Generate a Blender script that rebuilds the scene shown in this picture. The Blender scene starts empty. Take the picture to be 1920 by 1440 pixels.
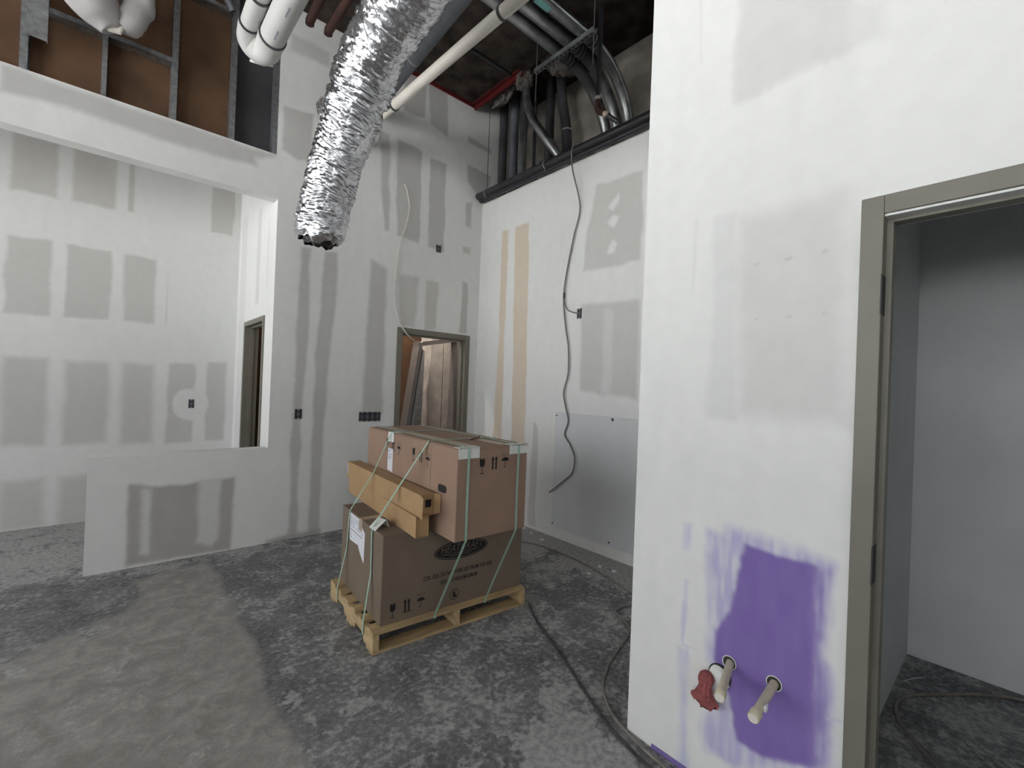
import bpy, bmesh, math, random
import numpy as np
from mathutils import Vector, Matrix

random.seed(7)
RNG = np.random.RandomState(11)
scene = bpy.context.scene
COL = scene.collection

# ------------------------------------------------------------------ camera
cam_data = bpy.data.cameras.new('camera')
cam_data.sensor_width = 36.0
cam_data.lens = 839.66 / 1920.0 * 36.0
cam_data.clip_start = 0.02
cam_data.clip_end = 200
cam = bpy.data.objects.new('camera', cam_data)
COL.objects.link(cam)
_r = Vector((0.74717, -0.66352, 0.03843))
_f = Vector((0.66388, 0.74783, 0.00435))
_u = _r.cross(_f).normalized()
_r = _f.cross(_u).normalized()
_f.normalize()
cam.matrix_world = Matrix(((_r.x, _u.x, -_f.x, 0.0), (_r.y, _u.y, -_f.y, 0.0),
                           (_r.z, _u.z, -_f.z, 1.55), (0, 0, 0, 1)))
scene.camera = cam

# ------------------------------------------------------------------ light
world = bpy.data.worlds.new('overcast_sky')
scene.world = world
world.use_nodes = True
bg = world.node_tree.nodes['Background']
bg.inputs[0].default_value = (0.95, 0.98, 1.0, 1)
bg.inputs[1].default_value = 3.4

WINDOW_X = -4.6
WIN_Z0, WIN_Z1 = 1.05, 3.9
WINS = [(-2.9, -1.5), (-1.4, 0.5), (0.6, 2.3), (2.4, 4.1), (4.65, 6.1)]     # y-ranges of the storefront windows


def portal(name, loc, rot, sx, sy):
    d = bpy.data.lights.new(name, 'AREA')
    d.shape = 'RECTANGLE'
    d.size = sx
    d.size_y = sy
    d.cycles.is_portal = True
    o = bpy.data.objects.new(name, d)
    o.location = loc
    o.rotation_euler = rot
    COL.objects.link(o)


SILL = [WIN_Z0, WIN_Z0, WIN_Z0, WIN_Z0, 0.12]                 # the last one is a glazed door into the back room
for (a, b), zs in zip(WINS, SILL):
    portal('window_portal', (WINDOW_X - 0.02, (a + b) / 2, (zs + WIN_Z1) / 2), (0, -math.pi / 2, 0), WIN_Z1 - zs, b - a)

REAR_FILL = [(-2.1, -0.2)]               # x-range of an unseen high rear window added to brighten the partition
REAR_Z0, REAR_Z1 = 2.5, 4.3
for a, b in REAR_FILL:
    portal('window_portal', ((a + b) / 2, -4.62, (REAR_Z0 + REAR_Z1) / 2), (math.pi / 2, 0, math.pi), b - a, REAR_Z1 - REAR_Z0)  # portal at the added rear window

# sun on the street outside; it stands behind the building and never enters the windows
sun_data = bpy.data.lights.new('sun', 'SUN')
sun_data.energy = 68.0
sun_data.angle = 0.01
sun_data.color = (0.98, 0.99, 1.0)
sun = bpy.data.objects.new('sun', sun_data)
sun.rotation_euler = (math.radians(-14), math.radians(26), 0)
COL.objects.link(sun)

scene.view_settings.view_transform = 'Standard'
scene.view_settings.look = 'None'
scene.view_settings.gamma = 1.0
scene.view_settings.use_curve_mapping = False
scene.view_settings.exposure = 0.42
scene.cycles.max_bounces = 14
scene.cycles.diffuse_bounces = 8
scene.cycles.caustics_reflective = False


# ------------------------------------------------------------------ helpers
def V(*a):
    return Vector(a)


class MB:
    """collects vertices and faces of one mesh (world coordinates)"""
    def __init__(self):
        self.v = []
        self.f = []

    def add(self, vs, fs):
        n = len(self.v)
        self.v += [tuple(p) for p in vs]
        self.f += [tuple(i + n for i in f) for f in fs]
        return self

    def box(self, lo, hi, fr=None):
        x0, y0, z0 = lo
        x1, y1, z1 = hi
        vs = [(x0, y0, z0), (x1, y0, z0), (x1, y1, z0), (x0, y1, z0), (x0, y0, z1), (x1, y0, z1), (x1, y1, z1), (x0, y1, z1)]
        if fr:
            vs = [fr(*p) for p in vs]
        return self.add(vs, [(0, 3, 2, 1), (4, 5, 6, 7), (0, 1, 5, 4), (1, 2, 6, 5), (2, 3, 7, 6), (3, 0, 4, 7)])

    def poly(self, pts):
        return self.add(pts, [tuple(range(len(pts)))])

    def prism(self, pts, off):
        """pts: planar outline (3d), extruded by the vector off"""
        n = len(pts)
        off = Vector(off)
        vs = [Vector(p) for p in pts] + [Vector(p) + off for p in pts]
        fs = [tuple(range(n))[::-1], tuple(range(n, 2 * n))] + [(i, (i + 1) % n, n + (i + 1) % n, n + i) for i in range(n)]
        return self.add(vs, fs)

    def tube(self, pts, r, n=12, caps=True, closed=False):
        pts = [Vector(p) for p in pts]
        m = len(pts)
        rs = r if isinstance(r, (list, tuple)) else [r] * m
        t0 = (pts[1] - pts[0]).normalized()
        ref = Vector((0, 0, 1)) if abs(t0.z) < 0.9 else Vector((1, 0, 0))
        nrm = t0.cross(ref).normalized()
        vs, fs = [], []
        for i in range(m):
            a = pts[max(i - 1, 0)]
            b = pts[min(i + 1, m - 1)]
            t = (b - a).normalized()
            nrm = (nrm - t * nrm.dot(t)).normalized()
            bn = t.cross(nrm)
            for k in range(n):
                an = 2 * math.pi * k / n
                vs.append(pts[i] + (nrm * math.cos(an) + bn * math.sin(an)) * rs[i])
        for i in range(m - 1):
            for k in range(n):
                fs.append((i * n + k, i * n + (k + 1) % n, (i + 1) * n + (k + 1) % n, (i + 1) * n + k))
        if caps:
            fs.append(tuple(range(n))[::-1])
            fs.append(tuple((m - 1) * n + k for k in range(n)))
        return self.add(vs, fs)

    def ring(self, c, axis, r0, r1, h, n=20):
        """flat washer / sleeve around an axis"""
        axis = Vector(axis).normalized()
        ref = Vector((0, 0, 1)) if abs(axis.z) < 0.9 else Vector((1, 0, 0))
        a = axis.cross(ref).normalized()
        b = axis.cross(a)
        vs, fs = [], []
        for (rr, hh) in ((r0, 0), (r1, 0), (r1, h), (r0, h)):
            for k in range(n):
                t = 2 * math.pi * k / n
                vs.append(Vector(c) + (a * math.cos(t) + b * math.sin(t)) * rr + axis * hh)
        for j in range(4):
            for k in range(n):
                fs.append((j * n + k, j * n + (k + 1) % n, ((j + 1) % 4) * n + (k + 1) % n, ((j + 1) % 4) * n + k))
        return self.add(vs, fs)

    def build(self, name, mat, parent=None, smooth=False, bevel=0.0, label=None, cat=None, group=None, kind=None, sharp=40):
        me = bpy.data.meshes.new(name)
        org = Vector((0, 0, 0))
        if parent is not None:
            p = parent
            while p is not None:
                org = org + p.location
                p = p.parent
        else:
            a = np.array(self.v)
            org = Vector(((a[:, 0].min() + a[:, 0].max()) / 2, (a[:, 1].min() + a[:, 1].max()) / 2, a[:, 2].min()))
        me.from_pydata([(p[0] - org.x, p[1] - org.y, p[2] - org.z) for p in self.v], [], self.f)
        bm = bmesh.new()
        bm.from_mesh(me)
        bmesh.ops.recalc_face_normals(bm, faces=bm.faces)
        if bevel > 0:
            es = [e for e in bm.edges if len(e.link_faces) == 2 and e.calc_face_angle(0) > 0.6]
            bmesh.ops.bevel(bm, geom=es, offset=bevel, segments=2, affect='EDGES', profile=0.6, clamp_overlap=True)
        bm.to_mesh(me)
        bm.free()
        if smooth:
            me.polygons.foreach_set('use_smooth', [True] * len(me.polygons))
            me.set_sharp_from_angle(angle=math.radians(sharp))
        me.materials.append(mat)
        o = bpy.data.objects.new(name, me)
        COL.objects.link(o)
        if parent is not None:
            o.parent = parent
        else:
            o.location = org
        tag(o, label, cat, group, kind)
        return o


def tag(o, label=None, cat=None, group=None, kind=None):
    if label:
        o['label'] = label
    if cat:
        o['category'] = cat
    if group:
        o['group'] = group
    if kind:
        o['kind'] = kind
    return o


def thing(name, loc, label=None, cat=None, group=None, kind=None):
    o = bpy.data.objects.new(name, None)
    o.empty_display_size = 0.1
    o.location = loc
    COL.objects.link(o)
    return tag(o, label, cat, group, kind)


def curve(pts, n=8):
    """Catmull-Rom through the points"""
    P = [Vector(p) for p in pts]
    P = [P[0] * 2 - P[1]] + P + [P[-1] * 2 - P[-2]]
    out = []
    for i in range(1, len(P) - 2):
        for k in range(n):
            t = k / n
            a, b, c, d = P[i - 1], P[i], P[i + 1], P[i + 2]
            out.append(0.5 * ((2 * b) + (c - a) * t + (2 * a - 5 * b + 4 * c - d) * t * t + (3 * b - a - 3 * c + d) * t ** 3))
    out.append(P[-2])
    return out


def frame(ox, oy, oz, yaw):
    c, s = math.cos(math.radians(yaw)), math.sin(math.radians(yaw))
    return lambda u, v, w: Vector((ox + u * c - v * s, oy + u * s + v * c, oz + w))


# ------------------------------------------------------------------ materials
def mat(name, color, rough=0.6, metal=0.0, var=0.0, scale=8.0, bump=0.0, bscale=60.0, spec=0.5, var_col=None, stretch=None):
    m = bpy.data.materials.new(name)
    m.use_nodes = True
    nt = m.node_tree
    b = nt.nodes['Principled BSDF']
    b.inputs['Roughness'].default_value = rough
    b.inputs['Metallic'].default_value = metal
    b.inputs['Specular IOR Level'].default_value = spec
    col = (*color, 1)
    b.inputs['Base Color'].default_value = col
    tc = nt.nodes.new('ShaderNodeTexCoord')
    src = tc.outputs['Object']
    if stretch:
        mp = nt.nodes.new('ShaderNodeMapping')
        mp.inputs['Scale'].default_value = stretch
        nt.links.new(src, mp.inputs[0])
        src = mp.outputs[0]
    if var > 0:
        n = nt.nodes.new('ShaderNodeTexNoise')
        n.inputs['Scale'].default_value = scale
        n.inputs['Detail'].default_value = 6
        nt.links.new(src, n.inputs['Vector'])
        mr = nt.nodes.new('ShaderNodeMapRange')
        mr.inputs[1].default_value = 0.3
        mr.inputs[2].default_value = 0.7
        nt.links.new(n.outputs[0], mr.inputs[0])
        mx = nt.nodes.new('ShaderNodeMix')
        mx.data_type = 'RGBA'
        mx.inputs[6].default_value = (*[max(0, c * (1 - var)) for c in color], 1)
        vc = var_col if var_col else [min(1, c * (1 + var)) for c in color]
        mx.inputs[7].default_value = (*vc, 1)
        nt.links.new(mr.outputs[0], mx.inputs[0])
        nt.links.new(mx.outputs[2], b.inputs['Base Color'])
    if bump > 0:
        n2 = nt.nodes.new('ShaderNodeTexNoise')
        n2.inputs['Scale'].default_value = bscale
        n2.inputs['Detail'].default_value = 5
        nt.links.new(src, n2.inputs['Vector'])
        bp = nt.nodes.new('ShaderNodeBump')
        bp.inputs['Strength'].default_value = bump
        bp.inputs['Distance'].default_value = 0.01
        nt.links.new(n2.outputs[0], bp.inputs['Height'])
        nt.links.new(bp.outputs[0], b.inputs['Normal'])
    return m


def wall_mat():
    """drywall: the colour of board, joint compound and paint comes from the mesh, fine grain from noise"""
    m = bpy.data.materials.new('drywall_and_joint_compound')
    m.use_nodes = True
    nt = m.node_tree
    b = nt.nodes['Principled BSDF']
    b.inputs['Roughness'].default_value = 0.75
    b.inputs['Specular IOR Level'].default_value = 0.25
    at = nt.nodes.new('ShaderNodeAttribute')
    at.attribute_name = 'paint'
    tc = nt.nodes.new('ShaderNodeTexCoord')
    n = nt.nodes.new('ShaderNodeTexNoise')
    n.inputs['Scale'].default_value = 14
    n.inputs['Detail'].default_value = 8
    nt.links.new(tc.outputs['Object'], n.inputs['Vector'])
    mr = nt.nodes.new('ShaderNodeMapRange')
    mr.inputs[1].default_value = 0.3
    mr.inputs[2].default_value = 0.7
    mr.inputs[3].default_value = 0.98
    mr.inputs[4].default_value = 1.02
    nt.links.new(n.outputs[0], mr.inputs[0])
    mul = nt.nodes.new('ShaderNodeMix')
    mul.data_type = 'RGBA'
    mul.blend_type = 'MULTIPLY'
    mul.inputs[0].default_value = 1.0
    nt.links.new(at.outputs['Color'], mul.inputs[6])
    nt.links.new(mr.outputs[0], mul.inputs[7])
    nt.links.new(mul.outputs[2], b.inputs['Base Color'])
    bp = nt.nodes.new('ShaderNodeBump')
    bp.inputs['Strength'].default_value = 0.08
    bp.inputs['Distance'].default_value = 0.01
    n2 = nt.nodes.new('ShaderNodeTexNoise')
    n2.inputs['Scale'].default_value = 40
    n2.inputs['Detail'].default_value = 4
    nt.links.new(tc.outputs['Object'], n2.inputs['Vector'])
    nt.links.new(n2.outputs[0], bp.inputs['Height'])
    nt.links.new(bp.outputs[0], b.inputs['Normal'])
    return m


def floor_mat():
    m = bpy.data.materials.new('dusty_concrete')
    m.use_nodes = True
    nt = m.node_tree
    b = nt.nodes['Principled BSDF']
    b.inputs['Roughness'].default_value = 0.62
    b.inputs['Specular IOR Level'].default_value = 0.35
    at = nt.nodes.new('ShaderNodeAttribute')
    at.attribute_name = 'paint'
    sep = nt.nodes.new('ShaderNodeSeparateColor')
    nt.links.new(at.outputs['Color'], sep.inputs[0])
    tc = nt.nodes.new('ShaderNodeTexCoord')

    def noise(sc, det, rough=0.6, dist=0.0):
        n = nt.nodes.new('ShaderNodeTexNoise')
        n.inputs['Scale'].default_value = sc
        n.inputs['Detail'].default_value = det
        n.inputs['Roughness'].default_value = rough
        n.inputs['Distortion'].default_value = dist
        nt.links.new(tc.outputs['Object'], n.inputs['Vector'])
        return n.outputs[0]

    def ramp(sock, a, c, lo=0.0, hi=1.0):
        r = nt.nodes.new('ShaderNodeMapRange')
        r.interpolation_type = 'SMOOTHSTEP'
        r.inputs[1].default_value = a
        r.inputs[2].default_value = c
        r.inputs[3].default_value = lo
        r.inputs[4].default_value = hi
        nt.links.new(sock, r.inputs[0])
        return r.outputs[0]

    def mix(f, a, c):
        x = nt.nodes.new('ShaderNodeMix')
        x.data_type = 'RGBA'
        for s, i in ((f, 0), (a, 6), (c, 7)):
            if isinstance(s, tuple):
                x.inputs[i].default_value = (*s, 1)
            elif isinstance(s, float):
                x.inputs[i].default_value = s
            else:
                nt.links.new(s, x.inputs[i])
        return x.outputs[2]

    def add(a, c, op='ADD'):
        x = nt.nodes.new('ShaderNodeMath')
        x.operation = op
        for s, i in ((a, 0), (c, 1)):
            if isinstance(s, float):
                x.inputs[i].default_value = s
            else:
                nt.links.new(s, x.inputs[i])
        return x.outputs[0]

    n1 = noise(2.6, 12, 0.72, 0.5)
    n2 = noise(8.0, 12, 0.74, 0.5)
    n3 = noise(34.0, 6, 0.6)
    n4 = noise(75.0, 4, 0.6)
    col = mix(ramp(n1, 0.35, 0.65), (0.085, 0.085, 0.092), (0.20, 0.20, 0.206))
    col = mix(ramp(n3, 0.35, 0.7, 0.0, 0.6), col, (0.29, 0.29, 0.29))
    # trowelled patch
    pcol = mix(ramp(n2, 0.38, 0.62), (0.24, 0.228, 0.212), (0.345, 0.33, 0.31))
    col = mix(sep.outputs[1], col, pcol)
    # compound dust and splatter: n2*.7 + n3*.3 + (R-.5)*.5 over a threshold
    d = add(add(n2, 0.7, 'MULTIPLY'), add(n3, 0.3, 'MULTIPLY'))
    d = add(d, add(add(sep.outputs[0], 0.5, 'SUBTRACT'), 0.50, 'MULTIPLY'))
    d = add(d, add(add(n1, 0.5, 'SUBTRACT'), 0.45, 'MULTIPLY'))
    dust = mix(ramp(n3, 0.3, 0.7), (0.30, 0.297, 0.29), (0.50, 0.495, 0.485))
    col = mix(ramp(d, 0.43, 0.55, 0.0, 0.78), col, dust)
    col = mix(ramp(n4, 0.60, 0.68, 0.0, 0.6), col, (0.42, 0.42, 0.41))
    # dark scuffs
    col = mix(add(sep.outputs[2], ramp(n2, 0.45, 0.6), 'MULTIPLY'), col, (0.05, 0.05, 0.055))
    nt.links.new(col, b.inputs['Base Color'])
    bp = nt.nodes.new('ShaderNodeBump')
    bp.inputs['Strength'].default_value = 0.25
    bp.inputs['Distance'].default_value = 0.01
    nt.links.new(n3, bp.inputs['Height'])
    nt.links.new(bp.outputs[0], b.inputs['Normal'])
    return m


M = dict(
    wall=wall_mat(), floor=floor_mat(),
    white=mat('white_primer', (0.72, 0.72, 0.71), 0.75, var=0.04, scale=5),
    bluewall=mat('pale_blue_grey_paint', (0.66, 0.68, 0.685), 0.7, var=0.05, scale=3),
    pier=mat('weathered_board', (0.52, 0.47, 0.43), 0.85, var=0.25, scale=5, bump=0.3, bscale=20),
    ceil=mat('sprayed_deck', (0.05, 0.04, 0.034), 0.95, var=0.6, scale=5, bump=0.9, bscale=18, spec=0.1),
    conc=mat('rough_concrete', (0.33, 0.30, 0.26), 0.9, var=0.35, scale=4, bump=0.5, bscale=14),
    kraft=mat('kraft_paper_backing', (0.115, 0.06, 0.031), 0.85, var=0.4, scale=3),
    blackpanel=mat('charcoal_sheathing', (0.05, 0.05, 0.055), 0.8, var=0.25, scale=3),
    galv=mat('galvanised_steel', (0.36, 0.37, 0.38), 0.42, 0.85, var=0.25, scale=30),
    conduit=mat('zinc_conduit', (0.30, 0.31, 0.31), 0.33, 0.95, var=0.3, scale=10),
    darkpipe=mat('dark_pipe', (0.045, 0.045, 0.05), 0.5, var=0.3, scale=8),
    blackpipe=mat('black_sleeve', (0.018, 0.018, 0.022), 0.42, var=0.3, scale=8),
    pvc=mat('white_pvc', (0.56, 0.555, 0.54), 0.42, var=0.05, scale=6),
    pvcw=mat('cream_pvc', (0.68, 0.64, 0.58), 0.4, var=0.05, scale=6),
    cpvc=mat('tan_cpvc', (0.58, 0.53, 0.38), 0.45, var=0.12, scale=40),
    greypipe=mat('grey_iron_pipe', (0.13, 0.14, 0.16), 0.5, 0.2, var=0.2, scale=8),
    rust=mat('rusty_iron', (0.045, 0.016, 0.012), 0.8, var=0.4, scale=12),
    red=mat('red_primer', (0.12, 0.008, 0.01), 0.6, var=0.25, scale=10),
    foil=mat('aluminium_foil', (0.66, 0.67, 0.70), 0.22, 1.0, bump=0.6, bscale=55),
    liner=mat('black_liner', (0.015, 0.015, 0.016), 0.5),
    frame=mat('taupe_door_frame_paint', (0.165, 0.155, 0.125), 0.5, var=0.05, scale=10),
    framedk=mat('dark_recess', (0.03, 0.03, 0.03), 0.7),
    bareframe=mat('primed_frame_steel', (0.20, 0.175, 0.165), 0.5, var=0.1, scale=10),
    panel=mat('grey_sheet', (0.62, 0.635, 0.65), 0.5, var=0.03, scale=3),
    card=mat('brown_cardboard', (0.305, 0.20, 0.145), 0.85, var=0.07, scale=5, bump=0.05, bscale=30),
    card2=mat('dull_cardboard', (0.18, 0.138, 0.10), 0.85, var=0.07, scale=5, bump=0.05, bscale=30),
    card3=mat('golden_cardboard', (0.40, 0.255, 0.13), 0.85, var=0.09, scale=7, bump=0.05, bscale=30),
    tape=mat('kraft_tape', (0.42, 0.33, 0.25), 0.35),
    ink=mat('black_print', (0.012, 0.01, 0.01), 0.8),
    paper=mat('white_label_paper', (0.72, 0.73, 0.78), 0.7, var=0.03, scale=30),
    printing=mat('grey_label_print', (0.30, 0.32, 0.38), 0.8),
    pad=mat('white_corner_board', (0.72, 0.73, 0.70), 0.8, var=0.04, scale=20),
    strap=mat('mint_plastic_strap', (0.34, 0.50, 0.40), 0.35, var=0.1, scale=30),
    wood=mat('pallet_pine', (0.45, 0.32, 0.165), 0.8, var=0.25, scale=4, stretch=(1.0, 6.0, 6.0), bump=0.2, bscale=40),
    woody=mat('pallet_pine_end', (0.48, 0.35, 0.19), 0.8, var=0.22, scale=6, stretch=(6.0, 1.0, 6.0), bump=0.2, bscale=40),
    wire=mat('white_cable_jacket', (0.62, 0.60, 0.56), 0.5),
    wireg=mat('grey_cable_jacket', (0.16, 0.155, 0.145), 0.5),
    hose=mat('dusty_tan_hose', (0.20, 0.185, 0.165), 0.6, var=0.2, scale=20),
    cord=mat('black_cord', (0.05, 0.05, 0.052), 0.8, var=0.5, scale=30),
    ebox=mat('dark_box_steel', (0.045, 0.045, 0.05), 0.5, 0.3, var=0.5, scale=90),
    wool=mat('mineral_wool', (0.13, 0.115, 0.105), 0.95, var=0.4, scale=30, bump=0.8, bscale=50),
    wrap=mat('white_jacket', (0.42, 0.40, 0.40), 0.7, var=0.08, scale=12),
    rag=mat('faded_red_cloth', (0.30, 0.085, 0.085), 0.9, var=0.35, scale=20, bump=0.3, bscale=80),
    teal=mat('teal_sticker', (0.18, 0.42, 0.42), 0.6),
    asphalt=mat('pavement', (0.42, 0.42, 0.41), 0.9, var=0.2, scale=3),
    purple=mat('purple_tape', (0.19, 0.135, 0.36), 0.7),
)

TONE = {'g': (0.545, 0.535, 0.515), 'h': (0.56, 0.555, 0.535), 'd': (0.49, 0.48, 0.465), 'dd': (0.40, 0.385, 0.36), 'g3': (0.615, 0.608, 0.595), 'l': (0.62, 0.62, 0.61), 'l2': (0.655, 0.655, 0.645),
        'b': (0.62, 0.53, 0.425), 'w': (0.72, 0.72, 0.71), 'pu': (0.20, 0.135, 0.40), 'pl': (0.46, 0.44, 0.64), 'pm': (0.27, 0.205, 0.47), 'pf': (0.52, 0.53, 0.68)}
MUD = np.array((0.725, 0.725, 0.712))


def vnoise(x, y, cell, seed):
    """smooth value noise on arrays"""
    rs = np.random.RandomState(seed)
    tab = rs.rand(256, 256)
    gx, gy = x / cell + 1000, y / cell + 1000
    ix, iy = np.floor(gx).astype(int), np.floor(gy).astype(int)
    fx, fy = gx - ix, gy - iy
    fx = fx * fx * (3 - 2 * fx)
    fy = fy * fy * (3 - 2 * fy)
    T = lambda a, b: tab[a % 256, b % 256]
    return (T(ix, iy) * (1 - fx) + T(ix + 1, iy) * fx) * (1 - fy) + (T(ix, iy + 1) * (1 - fx) + T(ix + 1, iy + 1) * fx) * fy


def sdist(px, py, poly):
    """signed distance to a polygon, negative inside"""
    d = np.full(px.shape, 1e9)
    inside = np.zeros(px.shape, bool)
    n = len(poly)
    for i in range(n):
        ax, ay = poly[i]
        bx, by = poly[(i + 1) % n]
        ex, ey = bx - ax, by - ay
        L = ex * ex + ey * ey + 1e-12
        t = np.clip(((px - ax) * ex + (py - ay) * ey) / L, 0, 1)
        d = np.minimum(d, np.hypot(px - ax - t * ex, py - ay - t * ey))
        if abs(ey) > 1e-9:
            c = ((ay > py) != (by > py)) & (px < ex * (py - ay) / ey + ax)
            inside ^= c
    return np.where(inside, -d, d)


def paint_wall(u, z, patches, seed, extra=None):
    col = np.tile(MUD, (len(u), 1))
    col *= (0.985 + 0.03 * vnoise(u, z, 0.5, seed))[:, None]
    col *= (0.985 + 0.03 * vnoise(u, z * 0.25, 0.05, seed + 9))[:, None]
    wob = (vnoise(u * 1.6, z, 0.22, seed + 1) - 0.5) * 0.026 + (vnoise(u * 1.5, z, 0.03, seed + 2) - 0.5) * 0.010
    for tone, soft, poly in patches:
        us = [p[0] for p in poly]
        zs = [p[1] for p in poly]
        k = np.where((u > min(us) - 0.2) & (u < max(us) + 0.2) & (z > min(zs) - 0.2) & (z < max(zs) + 0.2))[0]
        if not len(k):
            continue
        thin = min(max(us) - min(us), max(zs) - min(zs)) < 0.05
        sd = sdist(u[k], z[k], poly) + wob[k] * (0.25 if thin else 1.0)
        a = np.clip(0.5 - sd / (2 * soft), 0, 1)
        a = a * a * (3 - 2 * a)
        if tone in ('pu', 'pl', 'pm', 'pf'):
            a *= (np.clip(0.45 + 0.75 * vnoise(u[k], z[k] * 0.12, 0.012, seed + 4) + 0.35 * (vnoise(u[k], z[k], 0.05, seed + 6) - 0.5), 0, 1) if tone != 'pu' else 0.93 + 0.07 * vnoise(u[k], z[k] * 0.3, 0.03, seed + 4))
        elif tone in ('g', 'd', 'b', 'dd', 'g3'):
            a *= 0.90 + 0.10 * vnoise(u[k], z[k] * 0.3, 0.08, seed + 5)
        col[k] = col[k] * (1 - a[:, None]) + np.array(TONE[tone]) * a[:, None]
    if extra is not None:
        col = extra(u, z, col)
    return col


def lines(a, b, step, cuts):
    pts = sorted(set([a, b] + [c for c in cuts if a < c < b]))
    out = []
    for p, q in zip(pts[:-1], pts[1:]):
        n = max(1, int(math.ceil((q - p) / step)))
        out += [p + (q - p) * i / n for i in range(n)]
    return np.array(out + [b])


def wall(name, axis, c, u0, u1, z0, z1, th, holes, patches, seed, step=0.014, fine=None, extra=None):
    """a wall with a painted front (facing -axis), openings and real thickness"""
    cu = [h[0] for h in holes] + [h[1] for h in holes]
    cz = [h[2] for h in holes] + [h[3] for h in holes]
    if fine:
        U = np.unique(np.concatenate([lines(u0, fine[0], 0.2, cu) if fine[0] > u0 else [u0], lines(max(u0, fine[0]), min(u1, fine[1]), step, cu), lines(fine[1], u1, 0.2, cu) if fine[1] < u1 else [u1]]).round(5))
    else:
        U = lines(u0, u1, step, cu)
    Z = lines(z0, z1, step, cz)
    nu, nz = len(U), len(Z)
    gu, gz = np.meshgrid(U, Z)
    gu, gz = gu.ravel(), gz.ravel()
    col = paint_wall(gu, gz, patches, seed, extra)
    mu, mz = (U[:-1] + U[1:]) / 2, (Z[:-1] + Z[1:]) / 2
    keep = np.ones((nz - 1, nu - 1), bool)
    for h in holes:
        keep &= ~((mu[None, :] > h[0]) & (mu[None, :] < h[1]) & (mz[:, None] > h[2]) & (mz[:, None] < h[3]))
    jj, ii = np.where(keep)
    a = jj * nu + ii
    quads = np.stack([a, a + 1, a + nu + 1, a + nu], 1) if axis == 'Y' else np.stack([a, a + nu, a + nu + 1, a + 1], 1)
    P = np.zeros((len(gu), 3))
    if axis == 'Y':
        P[:, 0], P[:, 1], P[:, 2] = gu, c, gz
    else:
        P[:, 0], P[:, 1], P[:, 2] = c, gu, gz
    # slab behind the front: coarse cells between the openings
    CU = np.array(sorted(set([u0, u1] + [x for x in cu if u0 < x < u1])))
    CZ = np.array(sorted(set([z0, z1] + [x for x in cz if z0 < x < z1])))
    solid = np.ones((len(CZ) - 1, len(CU) - 1), bool)
    for j in range(len(CZ) - 1):
        for i in range(len(CU) - 1):
            um, zm = (CU[i] + CU[i + 1]) / 2, (CZ[j] + CZ[j + 1]) / 2
            solid[j, i] = not any(h[0] < um < h[1] and h[2] < zm < h[3] for h in holes)
    ev, ef = [], []
    e0 = c

    def q(pts):
        n = len(ev)
        for (uu, dd, zz) in pts:
            ev.append((uu, dd, zz) if axis == 'Y' else (dd, uu, zz))
        ef.append((n, n + 1, n + 2, n + 3))
    b = c + th
    S = lambda j, i: 0 <= j < solid.shape[0] and 0 <= i < solid.shape[1] and solid[j, i]
    for j in range(solid.shape[0]):
        for i in range(solid.shape[1]):
            if not solid[j, i]:
                continue
            ua, ub, za, zb = CU[i], CU[i + 1], CZ[j], CZ[j + 1]
            q([(ua, b, za), (ub, b, za), (ub, b, zb), (ua, b, zb)])
            if not S(j, i - 1):
                q([(ua, e0, za), (ua, b, za), (ua, b, zb), (ua, e0, zb)])
            if not S(j, i + 1):
                q([(ub, e0, za), (ub, b, za), (ub, b, zb), (ub, e0, zb)])
            if not S(j - 1, i):
                q([(ua, e0, za), (ub, e0, za), (ub, b, za), (ua, b, za)])
            if not S(j + 1, i):
                q([(ua, e0, zb), (ub, e0, zb), (ub, b, zb), (ua, b, zb)])
    n0 = len(P)
    P = np.vstack([P, np.array(ev)])
    col = np.vstack([col, np.tile(MUD, (len(ev), 1))])
    quads = np.vstack([quads, np.array(ef) + n0])
    o = fast_mesh(name, P, quads, M['wall'])
    attr = o.data.color_attributes.new('paint', 'FLOAT_COLOR', 'POINT')
    rgba = np.ones((len(P), 4), np.float32)
    rgba[:, :3] = col
    attr.data.foreach_set('color', rgba.ravel())
    o['kind'] = 'structure'
    return o


def fast_mesh(name, P, quads, material):
    me = bpy.data.meshes.new(name)
    me.vertices.add(len(P))
    me.vertices.foreach_set('co', np.asarray(P, np.float32).ravel())
    nq = len(quads)
    me.loops.add(nq * 4)
    me.loops.foreach_set('vertex_index', np.asarray(quads, np.int32).ravel())
    me.polygons.add(nq)
    me.polygons.foreach_set('loop_start', np.arange(nq, dtype=np.int32) * 4)
    me.polygons.foreach_set('loop_total', np.full(nq, 4, np.int32))
    me.update(calc_edges=True)
    me.validate()
    me.materials.append(material)
    o = bpy.data.objects.new(name, me)
    COL.objects.link(o)
    return o

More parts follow.
